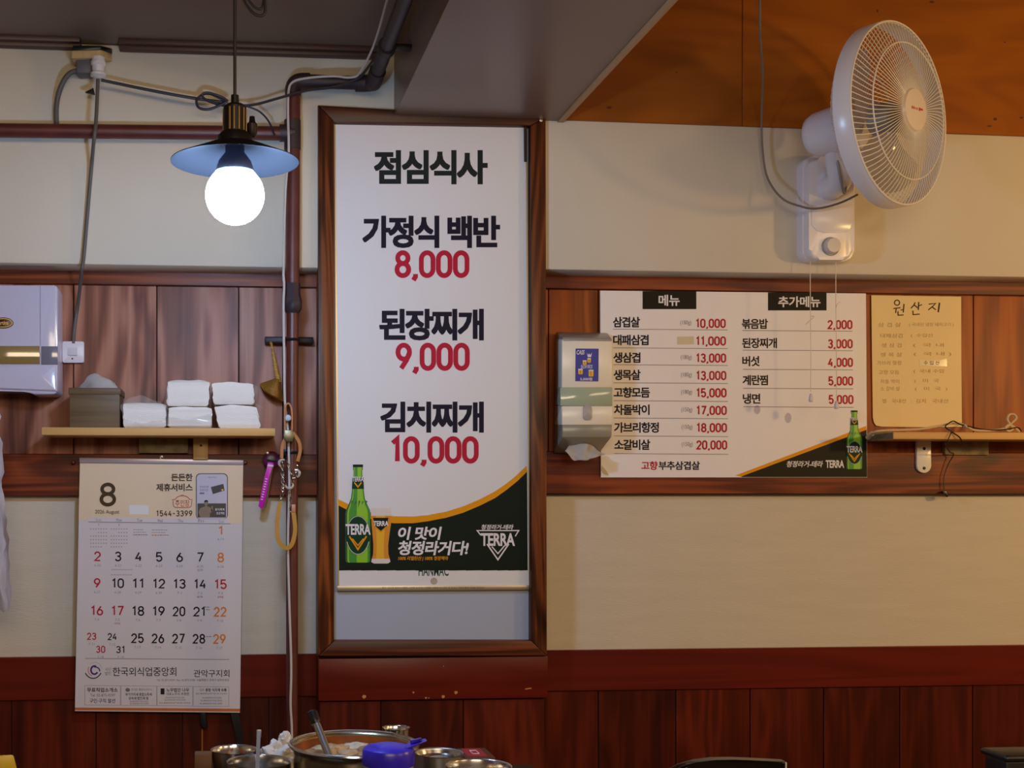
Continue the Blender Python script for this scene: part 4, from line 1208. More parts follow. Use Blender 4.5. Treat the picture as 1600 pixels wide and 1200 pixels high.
def napkins(x0, x1, y0, y1, Yf, zb, label, seed, lean=0.0):
    rn = random.Random(seed)
    X0, X1 = P(x0, 650, Yf).x, P(x1, 650, Yf).x
    h = P((x0 + x1) / 2, y0, Yf).z - zb
    yb = min(Yf + 0.1, YB - 0.012)
    t = thing('napkin_stack', label, 'napkins', ((X0 + X1) / 2, (Yf + yb) / 2, zb), 'napkin stacks on the pine shelf')
    mb = MB()
    bm = bmesh.new()
    nz, nx, ny = 10, 8, 5
    vs = {}
    for k in range(nz + 1):
        f = k / nz
        jx, jy = rn.uniform(-0.0012, 0.0012), rn.uniform(-0.001, 0.001)
        for i in range(nx + 1):
            for j in range(ny + 1):
                if 0 < i < nx and 0 < j < ny and 0 < k < nz: continue
                u, v = i / nx, j / ny
                rd = 0.004
                x = X0 + (X1 - X0) * u + jx + lean * (1 - f)
                y = Yf + (yb - Yf) * v + jy
                if k in (0, nz):
                    if i == 0: x += rd
                    if i == nx: x -= rd
                    if j == 0: y += rd
                z = zb + h * f + (noise.noise(Vector((x * 30, y * 30, seed))) * 0.0035 * f if k else 0)
                if k == nz: z += -0.003 * abs(2 * u - 1) ** 3
                vs[i, j, k] = bm.verts.new((x, y, z))
    def q(a, b, c, d):
        bm.faces.new((vs[a], vs[b], vs[c], vs[d]))
    for i in range(nx):
        for j in range(ny):
            q((i, j, 0), (i + 1, j, 0), (i + 1, j + 1, 0), (i, j + 1, 0))
            q((i, j, nz), (i + 1, j, nz), (i + 1, j + 1, nz), (i, j + 1, nz))
    for k in range(nz):
        for i in range(nx):
            q((i, 0, k), (i + 1, 0, k), (i + 1, 0, k + 1), (i, 0, k + 1))
            q((i, ny, k), (i + 1, ny, k), (i + 1, ny, k + 1), (i, ny, k + 1))
        for j in range(ny):
            q((0, j, k), (0, j + 1, k), (0, j + 1, k + 1), (0, j, k + 1))
            q((nx, j, k), (nx, j + 1, k), (nx, j + 1, k + 1), (nx, j, k + 1))
    mb.merge(bm)
    mb.build('paper_stack', NAPKIN, t, angle=50)
    return t, X0, X1, yb, h
Yn = YH + 0.006
n1 = napkins(192.5, 259, 629, 668, Yn, ztop, 'short napkin stack in torn film beside the tissue box', 1, 0.0)
n2 = napkins(263, 330.5, 635, 668, Yn, ztop, 'middle napkin stack of the bottom row on the pine shelf', 2)
n3 = napkins(334, 400, 633, 668, Yn, ztop, 'sloping napkin stack at the right end of the bottom row', 3, 0.012)
n4 = napkins(262, 327.5, 594, 635, Yn, ztop + n2[4] + 0.001, 'upper left napkin stack resting on the bottom row', 4, -0.002)
n5 = napkins(331.5, 396, 597, 634, Yn, ztop + n3[4] + 0.002, 'upper right napkin stack beside the golden straw scoop', 5, 0.002)
def film(t, pts, seed):
    crumple('torn_film', pts, FILM, t, seed, 6, 6, 0.008, 0)
Yf = Yn - 0.004
film(n1[0], ([P(190, 652, Yf), P(200, 668, Yf), P(215, 668.2, Yf), P(258, 668, Yf)], [P(189, 634, Yf + 0.01), P(205, 622, Yf + 0.02), P(222, 619, Yf + 0.03), P(262, 634, Yf + 0.02)]), 3)
film(n2[0], ([P(262, 666, Yf), P(300, 668, Yf - 0.001), P(331, 667, Yf)], [P(261, 650, Yf), P(300, 655, Yf - 0.001), P(334, 645, Yf)]), 5)
film(n3[0], ([P(398, 640, Yf), P(404, 655, Yf), P(412, 667.5, Yf)], [P(396, 632, Yf + 0.05), P(408, 634, Yf + 0.04), P(413, 655, Yf + 0.03)]), 7)
film(n4[0], ([P(252, 634, Yf + 0.03), P(256, 634.5, Yf), P(262, 636, Yf)], [P(262, 598, Yf + 0.03), P(263, 600, Yf), P(264, 604, Yf)]), 8)
film(n5[0], ([P(396, 632, Yf), P(399, 634, Yf + 0.01), P(402, 632, Yf + 0.05)], [P(397, 600, Yf), P(402, 603, Yf + 0.01), P(407, 600, Yf + 0.05)]), 9)

# ------------------------------------------------------------------ straw scoop
bj = thing('straw_scoop', 'golden woven straw scoop hanging from the bracket left of the pipe', 'straw charm', P(428, 626, YB))
STRAW = mat('golden_straw', '#b98a34', 0.55, bump=0.6, bscale=300, var=0.25, vscale=90)
mb = MB()
pth = cab([(423, 534, -0.05), (427, 552, -0.052), (431, 575, -0.05), (435, 597, -0.045)], 8)
mb.tube(pth, [0.0022 + 0.0045 * i / (len(pth) - 1) for i in range(len(pth))], 10)
mb.build('scoop_handle', STRAW, bj)
mb = MB()
for i in range(2, len(pth), 3):
    mb.torus(pth[i], 0.0032 + 0.0045 * i / (len(pth) - 1), 0.0008, (0.15, 0, 1), 12, 5)
mb.build('handle_binding', mat('pale_straw', '#d9b466', 0.5), bj)
bm = bmesh.new()
ap = P(436, 590, -0.045)
rim = cab([(407, 600, -0.03), (413, 609, -0.05), (422, 616, -0.06), (432, 621, -0.06), (442, 626, -0.035)], 5)
g = []
for j in range(8):
    f = j / 7
    row = []
    for i, r_ in enumerate(rim):
        p = ap.lerp(r_, f) + Vector((0, -0.018 * math.sin(f * PI * 0.8) * math.sin(PI * i / (len(rim) - 1)), 0))
        p += Vector((0, 0.0012 * ((i + j) % 2), 0))
        row.append(bm.verts.new(p))
    g.append(row)
for j in range(7):
    for i in range(len(rim) - 1):
        bm.faces.new((g[j][i], g[j][i + 1], g[j + 1][i + 1], g[j + 1][i]))
bmesh.ops.remove_doubles(bm, verts=bm.verts, dist=0.0002)
bmesh.ops.solidify(bm, geom=list(bm.faces), thickness=0.0015)
mb = MB(); mb.bm.free(); mb.bm = bm
mb.build('scoop_basket', mat('woven_straw', '#9a6a22', 0.6, bump=1.0, bscale=260, var=0.4, vscale=160), bj, angle=25)
mb = MB(); mb.tube(rim, 0.0022, 8); mb.build('scoop_rim', STRAW, bj)

# ------------------------------------------------------------------ chain strap with leather loops
Yq = -0.165
cstr = thing('chain_strap', 'silver chain strap with tan leather loops hanging on the maroon pipe', 'strap', P(448, 858, Yq))
LEATH = mat('tan_leather', '#b06a24', 0.45, var=0.15, vscale=40)
LEATH2 = mat('mustard_leather', '#b8862c', 0.45, var=0.1, vscale=40)
mb = MB()
mb.tube(cab([(446, 690, Yq), (445, 665, Yq), (445, 640, Yq), (448, 631, Yq), (453, 633, Yq), (456, 645, Yq), (456, 672, Yq), (454, 690, Yq)]), 0, flat=(0.0035, 0.012), up=(0, -1, 0))
mb.tube(cab([(457, 676, Yq), (466, 688, Yq), (469, 703, Yq), (465, 721, Yq)]), 0, flat=(0.0075, 0.006))
mb.tube(cab([(446, 684, Yq), (441, 697, Yq), (440, 716, Yq)]), 0, flat=(0.007, 0.006))
mb.build('upper_loop', LEATH, cstr)
mb = MB(); mb.hull([P(x, y, Y) for x, y in ((445, 672), (457, 672), (460, 680), (457, 690), (446, 690), (443, 682)) for Y in (Yq - 0.012, Yq + 0.004)], 0.001); mb.build('buckle', mat('old_brass', (0.22, 0.2, 0.12), 0.4, metal=0.9), cstr)
mb = MB(); mb.lathe([(0, 0.003), (0.006, 0.002), (0.0075, 0)], P(450, 653, Yq - 0.006), (0, -1, 0), 14); mb.build('round_charm', mat('pale_blue_charm', '#a8b6c4', 0.3), cstr)
mb = MB()
def chain(knots):
    pth = cab(knots, 10)
    L = 0.0
    last = pth[0]
    k = 0
    for a, b in zip(pth, pth[1:]):
        L += (b - a).length
        if L >= 0.0068:
            L = 0
            d = (b - a).normalized()
            ax = Vector((0, 1, 0)) if k % 2 else d.cross(Vector((0, 1, 0)))
            u = d
            w = ax.normalized().cross(u).normalized()
            mb.tube([b + u * 0.0052 * math.cos(t * PI / 5) + w * 0.0028 * math.sin(t * PI / 5) for t in range(10)], 0.0008, 5, closed=True)
            k += 1
chain([(441, 718, Yq), (441, 735, Yq), (442, 760, Yq), (443, 755, Yq), (446, 757, Yq)])
chain([(441, 735, Yq), (442, 748, Yq), (442, 752, Yq), (447, 760, Yq)])
chain([(465, 722, Yq), (463, 735, Yq), (460, 745, Yq), (456, 738, Yq), (449, 722, Yq)])
chain([(459, 742, Yq), (457, 750, Yq), (458, 757, Yq)])
chain([(451, 764, Yq), (453, 778, Yq), (454, 790, Yq), (454, 800, Yq)])
chain([(442, 730, Yq), (442, 755, Yq), (441, 772, Yq), (438, 782, Yq)])
mb.build('chain_links', STEEL, cstr)
for cx, cy, a0 in ((442, 724, 60), (462, 740, -70), (452, 757, 190)):
    mb = MB()
    R = S(450, Yq, 6)
    c = P(cx, cy, Yq)
    mb.tube([c + Vector((math.cos(math.radians(a0 + 180 * t / 8)) * R, 0, math.sin(math.radians(a0 + 180 * t / 8)) * R)) for t in range(9)], [0.0015, 0.0022, 0.0028, 0.0032, 0.0034, 0.0032, 0.0028, 0.0022, 0.0015], 8)
    mb.build('crescent_charm', mat('pearl_charm', '#cfc6bd', 0.25, metal=0.3), cstr)
mb = MB(); mb.tube(cab([(438, 784, Yq), (435, 800, Yq), (433, 820, Yq), (434, 840, Yq), (440, 852, Yq), (450, 856, Yq), (457, 848, Yq), (461, 830, Yq), (460, 812, Yq), (458, 799, Yq)]), 0, flat=(0.0095, 0.004)); mb.build('lower_loop', LEATH2, cstr)
mb = MB(); mb.box(P(455.5, 788, Yq - 0.004), P(461.5, 800, Yq + 0.004), 0.001); mb.build('strap_end', mat('copper_end', '#c08a6a', 0.4), cstr)

# ------------------------------------------------------------------ magenta bottle opener
Yo = -0.05
op = thing('bottle_opener', 'magenta bottle opener hanging between the calendar and the pipe', 'bottle opener', P(416, 797, YT))
MAG = mat('magenta_enamel', '#d41cbc', 0.25, spec=0.6); MAGD = mat('dark_magenta', '#5a1048', 0.3)
mb = MB(); mb.lathe([(0, 0.006), (S(424, Yo, 10), 0.0055), (S(424, Yo, 13), 0.003), (S(424, Yo, 13.2), 0), (0, 0)], P(424, 718, Yo + 0.002), (0, -1, 0), 28); mb.build('opener_head', MAGD, op)
mb = MB(); mb.hull([P(x, y, Y) for x, y in ((417, 715), (433, 718), (431, 722), (417, 720)) for Y in (Yo - 0.0055, Yo - 0.003)], 0.0006); mb.build('opener_slot', BLACKP, op)
mb = MB(); mb.prism([P(x, y, Yo - 0.006) for x, y in ((418, 722), (428, 723), (425, 732), (421, 745), (416, 775), (412, 792), (408, 795), (404, 791), (408, 770), (414, 742), (417, 730))], (0, 0.007, 0), 0.002); mb.build('opener_handle', MAG, op)
mb = MB(); mb.tube(cab([(428, 726, Yo - 0.003), (423.5, 742, Yo - 0.003), (418, 775, Yo - 0.003), (414, 793, Yo - 0.003)]), 0.0022, 8); mb.build('steel_edge', STEEL, op)
mb = MB(); mb.lathe([(0, 0.004), (0.0035, 0.003), (0.004, 0)], P(418, 708, Yo - 0.004), (0, -1, 0), 12); mb.build('hanging_pin', STEELB, op)
ik = Ink(Yo - 0.0062).use(WHITEINK)
for k in range(9):
    y = 748 + k * 4
    x = 416.7 - k * 0.9
    ik.stroke([(x - 2, y), (x + 1.2, y + 0.6)], 1.4)
ik.stroke([(418, 727), (427, 728)], 2.5)
ik.build('handle_lettering', op)

# ------------------------------------------------------------------ white cloth at the left edge, things under the calendar
wcl = crumple('white_cloth', ([P(-110, 952, -0.2), P(-60, 960, -0.21), P(-20, 950, -0.2), P(3, 955, -0.21), P(12, 948, -0.2), P(20, 934, -0.205)], [P(-80, 640, -0.19), P(-50, 640, -0.2), P(-25, 640, -0.195), P(-13, 640, -0.2), P(-8, 640, -0.2), P(-3, 640, -0.2)]), mat('white_cotton', '#e2dde3', 0.85, bump=0.2, bscale=150), None, 4, 8, 22, 0.018, 0.002)
tag(wcl, 'hanging white cloth with ragged hem cut off at the left edge', 'cloth')
hb = thing('hanging_whisk', 'black handled utensil with thin wooden shaft hanging under the calendar', 'utensil', P(317, 1180, -0.02))
mb = MB(); mb.hull([P(x, y, Y) for x, y in ((311, 1104), (320, 1104), (325, 1136), (318, 1141), (313, 1132)) for Y in (-0.029, -0.012)], 0.003, 3); mb.build('utensil_grip', BLACKP, hb)
mb = MB(); mb.tube([P(316, 1139, -0.02), P(315.6, 1190, -0.02)], 0.0018, 8); mb.build('utensil_shaft', mat('warm_wood_shaft', '#a0642c', 0.5), hb)
mb = MB(); mb.tube(cab([(364, 1104, -0.02), (369, 1125, -0.022), (374, 1150, -0.022), (379, 1200, -0.02)]), 0, flat=(0.018, 0.008)); tag(mb.build('black_strap', BLACKP), 'flat black strap hanging behind the calendar above the steel bowls', 'strap')

# ================================================================== PENDANT LAMP
YL = -0.9
lp = thing('pendant_lamp', 'dark metal pendant lamp with a glowing white globe bulb', 'lamp', P(367, 350, YL))
s1 = S(367, YL, 1)
zcap = P(367, 228, YL).z
zrim = P(367, 252.5, YL).z
zc = P(367, 305, YL).z
cx_, cy_ = P(367, 252, YL).x, YL
SHADE = mat('shade_enamel', (0.013, 0.0135, 0.0165), 0.6, spec=0.03)
mb = MB()
R = 100 * s1
mb.lathe([(26 * s1, zcap - zrim + 4 * s1), (40 * s1, zcap - zrim + 1 * s1), (R - 6 * s1, 2.5 * s1), (R, 0), (R, -1.2 * s1), (R - 7 * s1, 0.8 * s1), (40 * s1, zcap - zrim - 1.5 * s1), (20 * s1, zcap - zrim)], (cx_, cy_, zrim), (0, 0, 1), 64)
mb.build('lamp_shade', SHADE, lp)
mb = MB(); mb.lathe([(0, 0), (27 * s1, 0), (27 * s1, 14 * s1), (22 * s1, 20 * s1), (0, 20 * s1)], (cx_, cy_, zcap), (0, 0, 1), 32); mb.build('shade_cap', DARKMETAL, lp)
mb = MB(); mb.lathe([(0, 19 * s1), (18 * s1, 19 * s1), (18 * s1, 60 * s1), (14 * s1, 64 * s1), (0, 64 * s1)], (cx_, cy_, zcap), (0, 0, 1), 24); so = mb.build('lamp_socket', DARKMETAL, lp)
mb = MB()
for a in (-118, -96, -70, -40, -10, 30, 80, 130, 180):
    d = Vector((math.cos(math.radians(a)), math.sin(math.radians(a)), 0)) * 17.6 * s1
    mb.tube([Vector((cx_, cy_, zcap + 22 * s1)) + d, Vector((cx_, cy_, zcap + 57 * s1)) + d], 1.6 * s1, 8)
mb.build('brass_rib', BRASS, so)
mb = MB(); mb.lathe([(0, 62 * s1), (6.5 * s1, 62 * s1), (6 * s1, 79 * s1), (0, 79 * s1)], (cx_, cy_, zcap), (0, 0, 1), 16); mb.build('cord_grip', BLACKP, lp)
mb = MB(); mb.tube([(cx_, cy_, zcap + 78 * s1), (cx_, cy_, zcl)], 2.6 * s1, 10); mb.build('lamp_cord', WIREDARK, lp)
mb = MB(); mb.tube(cab([(368, -70, YL), (378, -10, YL), (390, 14, YL), (402, 24, YL), (413, 22, YL), (414, 5, YL), (408, -20, YL), (396, -60, YL)]), 2.4 * s1, 8)
mb.tube(cab([(372, -70, YL + 0.01), (384, -12, YL + 0.01), (393, 6, YL + 0.01), (404, 14, YL + 0.01), (411, 8, YL + 0.01), (412, -20, YL + 0.01), (400, -70, YL + 0.01)]), 2.2 * s1, 8); mb.build('cord_loop', WIREDARK, lp)
mb = MB(); mb.lathe([(0, 0), (4.5 * s1, 0), (8 * s1, 6 * s1), (8.5 * s1, 20 * s1), (5 * s1, 24 * s1), (4 * s1, 32 * s1), (0, 33 * s1)], (cx_ + 27 * s1, cy_ + 0.005, zcap + 16 * s1), (0, 0, 1), 12); mb.build('switch_key', DARKMETAL, lp)
mb = MB()
Rb = 46 * s1
pr = [(0, -Rb)] + [(Rb * math.sin(a * PI / 16), -Rb * math.cos(a * PI / 16)) for a in range(1, 13)] + [(Rb * 0.64, Rb * 0.768), (0, Rb * 0.768)]
mb.lathe(pr, (cx_, cy_, zc), (0, 0, 1), 40)
gb = mb.build('globe_bulb', mat('glowing_bulb', '#ffffff', 0.5, emit=(0.47, 0.73, 1.18), estr=BULB_STRENGTH), lp)
mb = MB(); mb.lathe([(0, Rb * 0.775), (Rb * 0.66, Rb * 0.775), (Rb * 0.67, Rb * 0.80), (Rb * 0.55, Rb * 1.15), (15 * s1, Rb * 1.45), (15 * s1, Rb * 1.75), (0, Rb * 1.75)], (cx_, cy_, zc), (0, 0, 1), 32); mb.build('bulb_housing', mat('housing_grey', '#4c5060', 0.5, spec=0.2), lp)

# ================================================================== WALL FAN
fan = thing('wall_fan', 'white oscillating wall fan with round wire cage above the price board', 'fan', P(1290, 410, YU))
PHI = math.radians(31.4)
AX = Vector((math.sin(PHI), -math.cos(PHI), 0))
RT = Vector((math.cos(PHI), math.sin(PHI), 0))
UPV = Vector((0, 0, 1))
O = P(1404, 178, -0.36)
FW = mat('fan_white', '#eae6ea', 0.25, spec=0.5)
FR = S(1404, -0.36, 143)
def fp(r, ang, z): return O + (RT * math.cos(ang) + UPV * math.sin(ang)) * r + AX * z
# drum band
mb = MB()
mb.lathe([(FR - 0.006, 0.0), (FR - 0.002, 0.003), (FR, 0.0), (FR, -0.036), (FR - 0.003, -0.039), (FR - 0.006, -0.036), (FR - 0.006, 0.0)], O, AX, 96)
mb.build('cage_band', FW, fan)
WIRE = mat('cage_wire', '#e6e0d8', 0.35)
mb = MB()
for i in range(96):
    a = 2 * PI * i / 96
    pts = []
    for t in range(9):
        f = t / 8
        r = 0.044 + (FR - 0.004 - 0.044) * f
        z = 0.034 - 0.006 * f - 0.024 * f ** 3
        tw = 0.03 * math.sin(f * PI) - (0.05 * max(0, f - 0.7) / 0.3)
        pts.append(fp(r, a + tw, z))
    mb.tube(pts, 0.0010, 5)
mb.torus(O + AX * 0.0235, FR * 0.735, 0.0016, AX, 64, 6)
mb.torus(O + AX * 0.003, FR - 0.003, 0.0022, AX, 80, 6)
mb.build('front_grille', WIRE, fan)
mb = MB()
for i in range(72):
    a = 2 * PI * i / 72
    mb.tube([fp(0.055 + (FR - 0.003 - 0.055) * f, a - 0.08 * f, -0.095 + 0.06 * f ** 2.2) for f in (0, 0.25, 0.5, 0.75, 0.9, 1.0)], 0.0009, 5)
mb.torus(O - AX * 0.078, FR * 0.62, 0.0015, AX, 56, 6)
mb.build('rear_grille', WIRE, fan)
mb = MB(); mb.lathe([(0, 0.042), (0.03, 0.0415), (0.044, 0.039), (0.0475, 0.034), (0.046, 0.03), (0, 0.03)], O, AX, 40); hc = mb.build('hub_badge', mat('badge_cream', '#e2d6cf', 0.3), fan)
mb = MB()
mb.m = 0
for dx, dz, w_, h_ in ((-0.022, 0.0, 0.004, 0.006), (-0.015, 0.0, 0.004, 0.006), (-0.008, 0.0, 0.003, 0.004), (-0.002, 0.0, 0.003, 0.005), (0.008, 0.001, 0.007, 0.007), (0.017, 0.002, 0.009, 0.004)):
    c = O + AX * 0.0424 + RT * dx + UPV * dz
    mb.face([c - RT * w_ / 2 - UPV * h_ / 2, c + RT * w_ / 2 - UPV * h_ / 2, c + RT * (w_ / 2 + 0.001) + UPV * h_ / 2, c - RT * (w_ / 2 - 0.001) + UPV * h_ / 2])
mb.build('badge_mark', mat('badge_red', '#c8485a', 0.4), hc)
# blades
BLADE = mat('smoky_blade', '#9a98a8', 0.12, alpha=0.55, spec=0.6)
for k in range(3):
    bm = bmesh.new()
    g = []
    for i in range(9):
        r = 0.03 + 0.135 * i / 8
        row = []
        wid = 0.35 + 0.72 * math.sin(min(1, i / 6.5) * PI / 2)
        for j in range(9):
            u = j / 8 - 0.5
            ang = k * 2 * PI / 3 + 0.4 + u * wid * 1.5 + 0.25 * (i / 8)
            row.append(bm.verts.new(fp(r * (1 - 0.10 * (2 * u) ** 4 * (i / 8)), ang, -0.03 + u * 0.04 * (1 - 0.4 * i / 8))))
        g.append(row)
    for i in range(8):
        for j in range(8):
            bm.faces.new((g[i][j], g[i + 1][j], g[i + 1][j + 1], g[i][j + 1]))
    bmesh.ops.solidify(bm, geom=list(bm.faces), thickness=0.0018)
    mb = MB(); mb.bm.free(); mb.bm = bm
    mb.build('fan_blade', BLADE, fan, angle=60)
mb = MB(); mb.lathe([(0, 0.012), (0.022, 0.01), (0.032, 0.0), (0.034, -0.045), (0, -0.045)], O - AX * 0.012, AX, 28); mb.build('blade_hub', GREYP, fan)
mb = MB()
mb.lathe([(0, -0.215), (0.03, -0.213), (0.044, -0.205), (0.05, -0.19), (0.053, -0.15), (0.056, -0.11), (0.058, -0.098), (0.04, -0.092), (0.0, -0.092)], O, AX, 36)
mo = mb.build('motor_housing', FW, fan)
mb = MB(); c = O - AX * 0.058 - RT * 0.088 + UPV * 0.018
mb.hull([c + RT * a * 0.009 + UPV * b * 0.011 + AX * z for a in (-1, 1) for b in (-1, 1) for z in (0, 0.002)], 0.0006); mb.build('red_tag', mat('tag_red', '#c2334a', 0.4), fan)
# neck and base
nb = P(1302, 285, YU - 0.075)
mc = O - AX * 0.15
mb = MB(); mb.tube(spl([nb + Vector((0, 0.03, -0.01)), nb + Vector((0.004, -0.02, 0.0)), nb.lerp(mc, 0.4) + Vector((0.0, -0.012, 0)), mc - UPV * 0.03], 6), [0.030 - 0.008 * i / 18 for i in range(19)], 20); mb.build('swivel_neck', FW, fan)
mb = MB(); mb.tube(cab([(1300, 250, YU - 0.10), (1306, 242, YU - 0.13), (1318, 300, YU - 0.12), (1322, 292, YU - 0.11)]), 0.003, 8); mb.build('neck_spring', GREYP, fan)
mb = MB(); mb.prism([P(x, y, YU - 0.03) for x, y in rrect(1254, 243.5, 1335, 408.5, 17)], (0, 0.03, 0), 0.003, 3); mb.build('base_plate', FW, fan)
mb = MB(); mb.prism([P(x, y, YU - 0.055) for x, y in rrect(1264, 246, 1334, 406, 17)], (0, 0.03, 0), 0.008, 4); bs = mb.build('base_cover', FW, fan)
mb = MB(); mb.lathe([(0, 0.012), (0.018, 0.011), (0.028, 0.006), (0.034, 0)], P(1300, 283, YU - 0.054), (0, -1, 0), 28); mb.build('neck_boss', FW, fan)
mb = MB()
door = [(1268, 326), (1273, 318), (1284, 313), (1300, 311.5), (1333, 311.5), (1333, 346), (1331, 355), (1324, 362), (1312, 363.5), (1287, 363.5), (1276, 360), (1269, 352)]
mb.prism([P(x, y, YU - 0.057) for x, y in door], (0, 0.004, 0), 0.0015, 2); mb.build('cover_door', FW, fan)
mb = MB(); mb.lathe([(0, 0.016), (0.016, 0.0155), (0.018, 0.013), (0.0195, 0.0)], P(1298, 385, YU - 0.054), (0, -1, 0), 28); mb.build('timer_knob', mat('knob_white', '#d6cdc8', 0.3), fan)
mb = MB(); mb.torus(P(1298, 385, YU - 0.0555), 0.021, 0.0012, (0, 1, 0), 28, 6); mb.build('knob_ring', GREYP, fan)
CORD = mat('pull_cord', '#e0d4be', 0.6)
for pts, kx, ky in ((((1266, 404, YU - 0.03), (1266, 450, YU - 0.03), (1267, 560, YU - 0.03), (1266.5, 612, YU - 0.03)), 1267, 620), (((1306, 404, YU - 0.03), (1306, 470, YU - 0.03), (1307, 570, YU - 0.03), (1307, 622, YU - 0.03)), 1307, 631)):
    mb = MB(); mb.tube(cab(pts), 0.0009, 6)
    kn = 498 if kx < 1300 else 476
    mb.tube(cab([(kx, kn - 4, YU - 0.03), (kx + 5, kn - 3, YU - 0.032), (kx - 4, kn + 5, YU - 0.032), (kx - 8, kn + 9, YU - 0.03)] if kx < 1300 else [(kx + 6, kn - 4, YU - 0.03), (kx + 1, kn, YU - 0.032), (kx - 1, kn + 6, YU - 0.03)]), 0.0011, 6)
    c_ = mb.build('pull_cord', CORD, fan)
    mb = MB(); mb.lathe([(0, 0), (0.0045, 0), (0.0055, 0.006), (0.003, 0.018), (0, 0.02)], P(kx, ky + 8, YU - 0.03), (0, 0, 1), 12); mb.build('cord_pull', mat('cord_pull_plastic', '#cfc8cc', 0.3), c_)
mb = MB()
mb.tube(cab([(1188, -60, YU - 0.35), (1187, 0, YU - 0.3), (1188, 60, YU - 0.2), (1192, 120, YU - 0.1), (1190, 190, YU - 0.03), (1192, 240, YU - 0.02), (1200, 280, YU - 0.025), (1222, 310, YU - 0.05), (1250, 322, YU - 0.075), (1275, 326, YU - 0.08), (1310, 318, YU - 0.085), (1340, 304, YU - 0.09)]), 0.0025, 8)
mb.build('power_cord', mat('fan_cord_grey', '#7d756b', 0.5), fan)

# ================================================================== TOWEL DISPENSER
YD = -0.105
dp = thing('towel_dispenser', 'cream wall tissue dispenser with blue sticker left of the price board', 'dispenser', P(908, 710, YM))
Ybk = -0.0325
def dpart(name, front, back, m, bev=0.003):
    mb = MB()
    mb.hull([P(x, y, YD) for x, y in front] + [P(x, y, Ybk) for x, y in back], bev, 2)
    return mb.build(name, m, dp)
dpart('top_cap', ((879, 527), (956, 529), (956, 534), (879, 534)), ((868.5, 518.5), (949, 520), (949, 534), (867.5, 534)), GREYP, 0.002)
dpart('front_cover', ((878, 530), (957, 532), (957, 606), (877.5, 606)), ((867.5, 529), (949, 531), (948, 605), (867, 605)), CREAMP)
dpart('window_band', ((875.5, 605.5), (957, 606), (957, 634.5), (875.5, 634)), ((867, 604), (948, 604), (947, 633), (866.5, 633)), mat('green_glass', '#a9b79c', 0.12, spec=0.7), 0.0015)
dpart('lower_cover', ((877.5, 634.5), (957, 634.5), (957, 664), (878, 664)), ((866.5, 633), (947, 633), (946, 664), (866, 664)), CREAMP, 0.002)
dpart('outlet_chute', ((878.5, 663.5), (956.5, 663.5), (955.5, 683), (878.5, 683)), ((866, 663), (946, 663), (934, 711), (865, 708)), mat('grey_chute', '#908c7e', 0.25), 0.002)
mb = MB(); mb.prism([P(x, y, YD - 0.003) for x, y in rrect(911.5, 633, 925, 656.5, 5)], (0, 0.005, 0), 0.0015); mb.build('latch_button', mat('latch_grey', '#a8a4a2', 0.3), dp)
stk = MB(); stk.prism([P(x, y, YD - 0.0008) for x, y in ((899.5, 544.5), (935.5, 544.8), (935, 596), (899, 595.6))], (0, 0.0012, 0)); stp = stk.build('sticker', mat('sticker_blue', '#1c2a9a', 0.35), dp)
ik = Ink(YD - 0.0008)
YEL = mat('sticker_yellow', '#e8b818', 0.4)
ik.use(WHITEINK, 1).text('CASS', 901, 547, 913.5, 554, 0.02, 0.95, 0.25)
ik.text('5,000원', 906.5, 589.8, 925.5, 595, 0.02)
ik.poly([(917, 551), (919, 555), (920.5, 552), (922, 555), (925, 551), (923.5, 558), (918.5, 558)])
ik.text('SHOW PACK', 907.5, 570, 926, 576, 0.01, 1.0, 0.3)
for x, y, w_, h_ in ((913.5, 567, 6, 6), (920.5, 563.5, 5.5, 6), (907, 581, 7, 7.5), (923.5, 583.5, 7.5, 9.5)):
    ik.use(YEL, 2).poly(rrect(x - w_ / 2, y - h_ / 2, x + w_ / 2, y + h_ / 2, 1.2, 3))
    ik.use(WHITEINK, 3).rect(x - w_ / 2, y - h_ / 2 - 1, x + w_ / 2, y - h_ / 2 + 1)
    ik.use(mat('sticker_amber', '#a8741a', 0.4)).rect(x - 0.8, y - h_ / 2 + 1.5, x + 0.4, y + h_ / 2 - 1)
ik.use(mat('sticker_light_blue', '#6f86d0', 0.4), 1).stroke([(912, 572), (909, 577)], 1)
ik.stroke([(921, 568), (923, 577)], 1)
ik.build('sticker_print', stp)
crumple('hanging_tissue', ([P(884, 703, -0.085), P(893, 716, -0.09), P(907, 720, -0.095), P(922, 717, -0.09), P(936, 713, -0.085), P(947, 711, -0.08)], [P(888, 697, -0.07), P(900, 695, -0.075), P(912, 694, -0.078), P(924, 696, -0.075), P(934, 704, -0.075), P(946, 708.5, -0.078)]), TISSUE, dp, 6, 6, 8, 0.012, 0.002)

# ================================================================== RIGHT SHELF
YR = -0.14
rs = thing('wall_shelf', 'orange pine shelf under the handwritten notice at the right edge', 'shelf', P(1500, 688, YB))
xa, xb = P(1396, 680, YR).x, P(1760, 680, YR).x
zt2, zb2 = P(1500, 675.3, YR).z, P(1500, 686.5, YR).z
mb = MB(); mb.box((xa, YR, zb2), (xb, YB, zt2), 0.0015); mb.build('shelf_board', PINE, rs)
mb = MB(); mb.box((xa - 0.0006, YR + 0.002, zb2 + 0.001), (xa + 0.0008, YB - 0.001, zt2 - 0.001)); mb.build('end_tape', mat('grey_tape', '#6a6156', 0.5), rs)
mb = MB(); mb.prism([P(x, y, -0.03) for x, y in ((1433, 684), (1455, 684), (1455, 728)) + tuple(arc(1444, 728, 11, 11, 0, -180, 10)) + ((1433, 728),)], (0, 0.008, 0), 0.001); mb.build('support_bracket', CREAMP, rs)
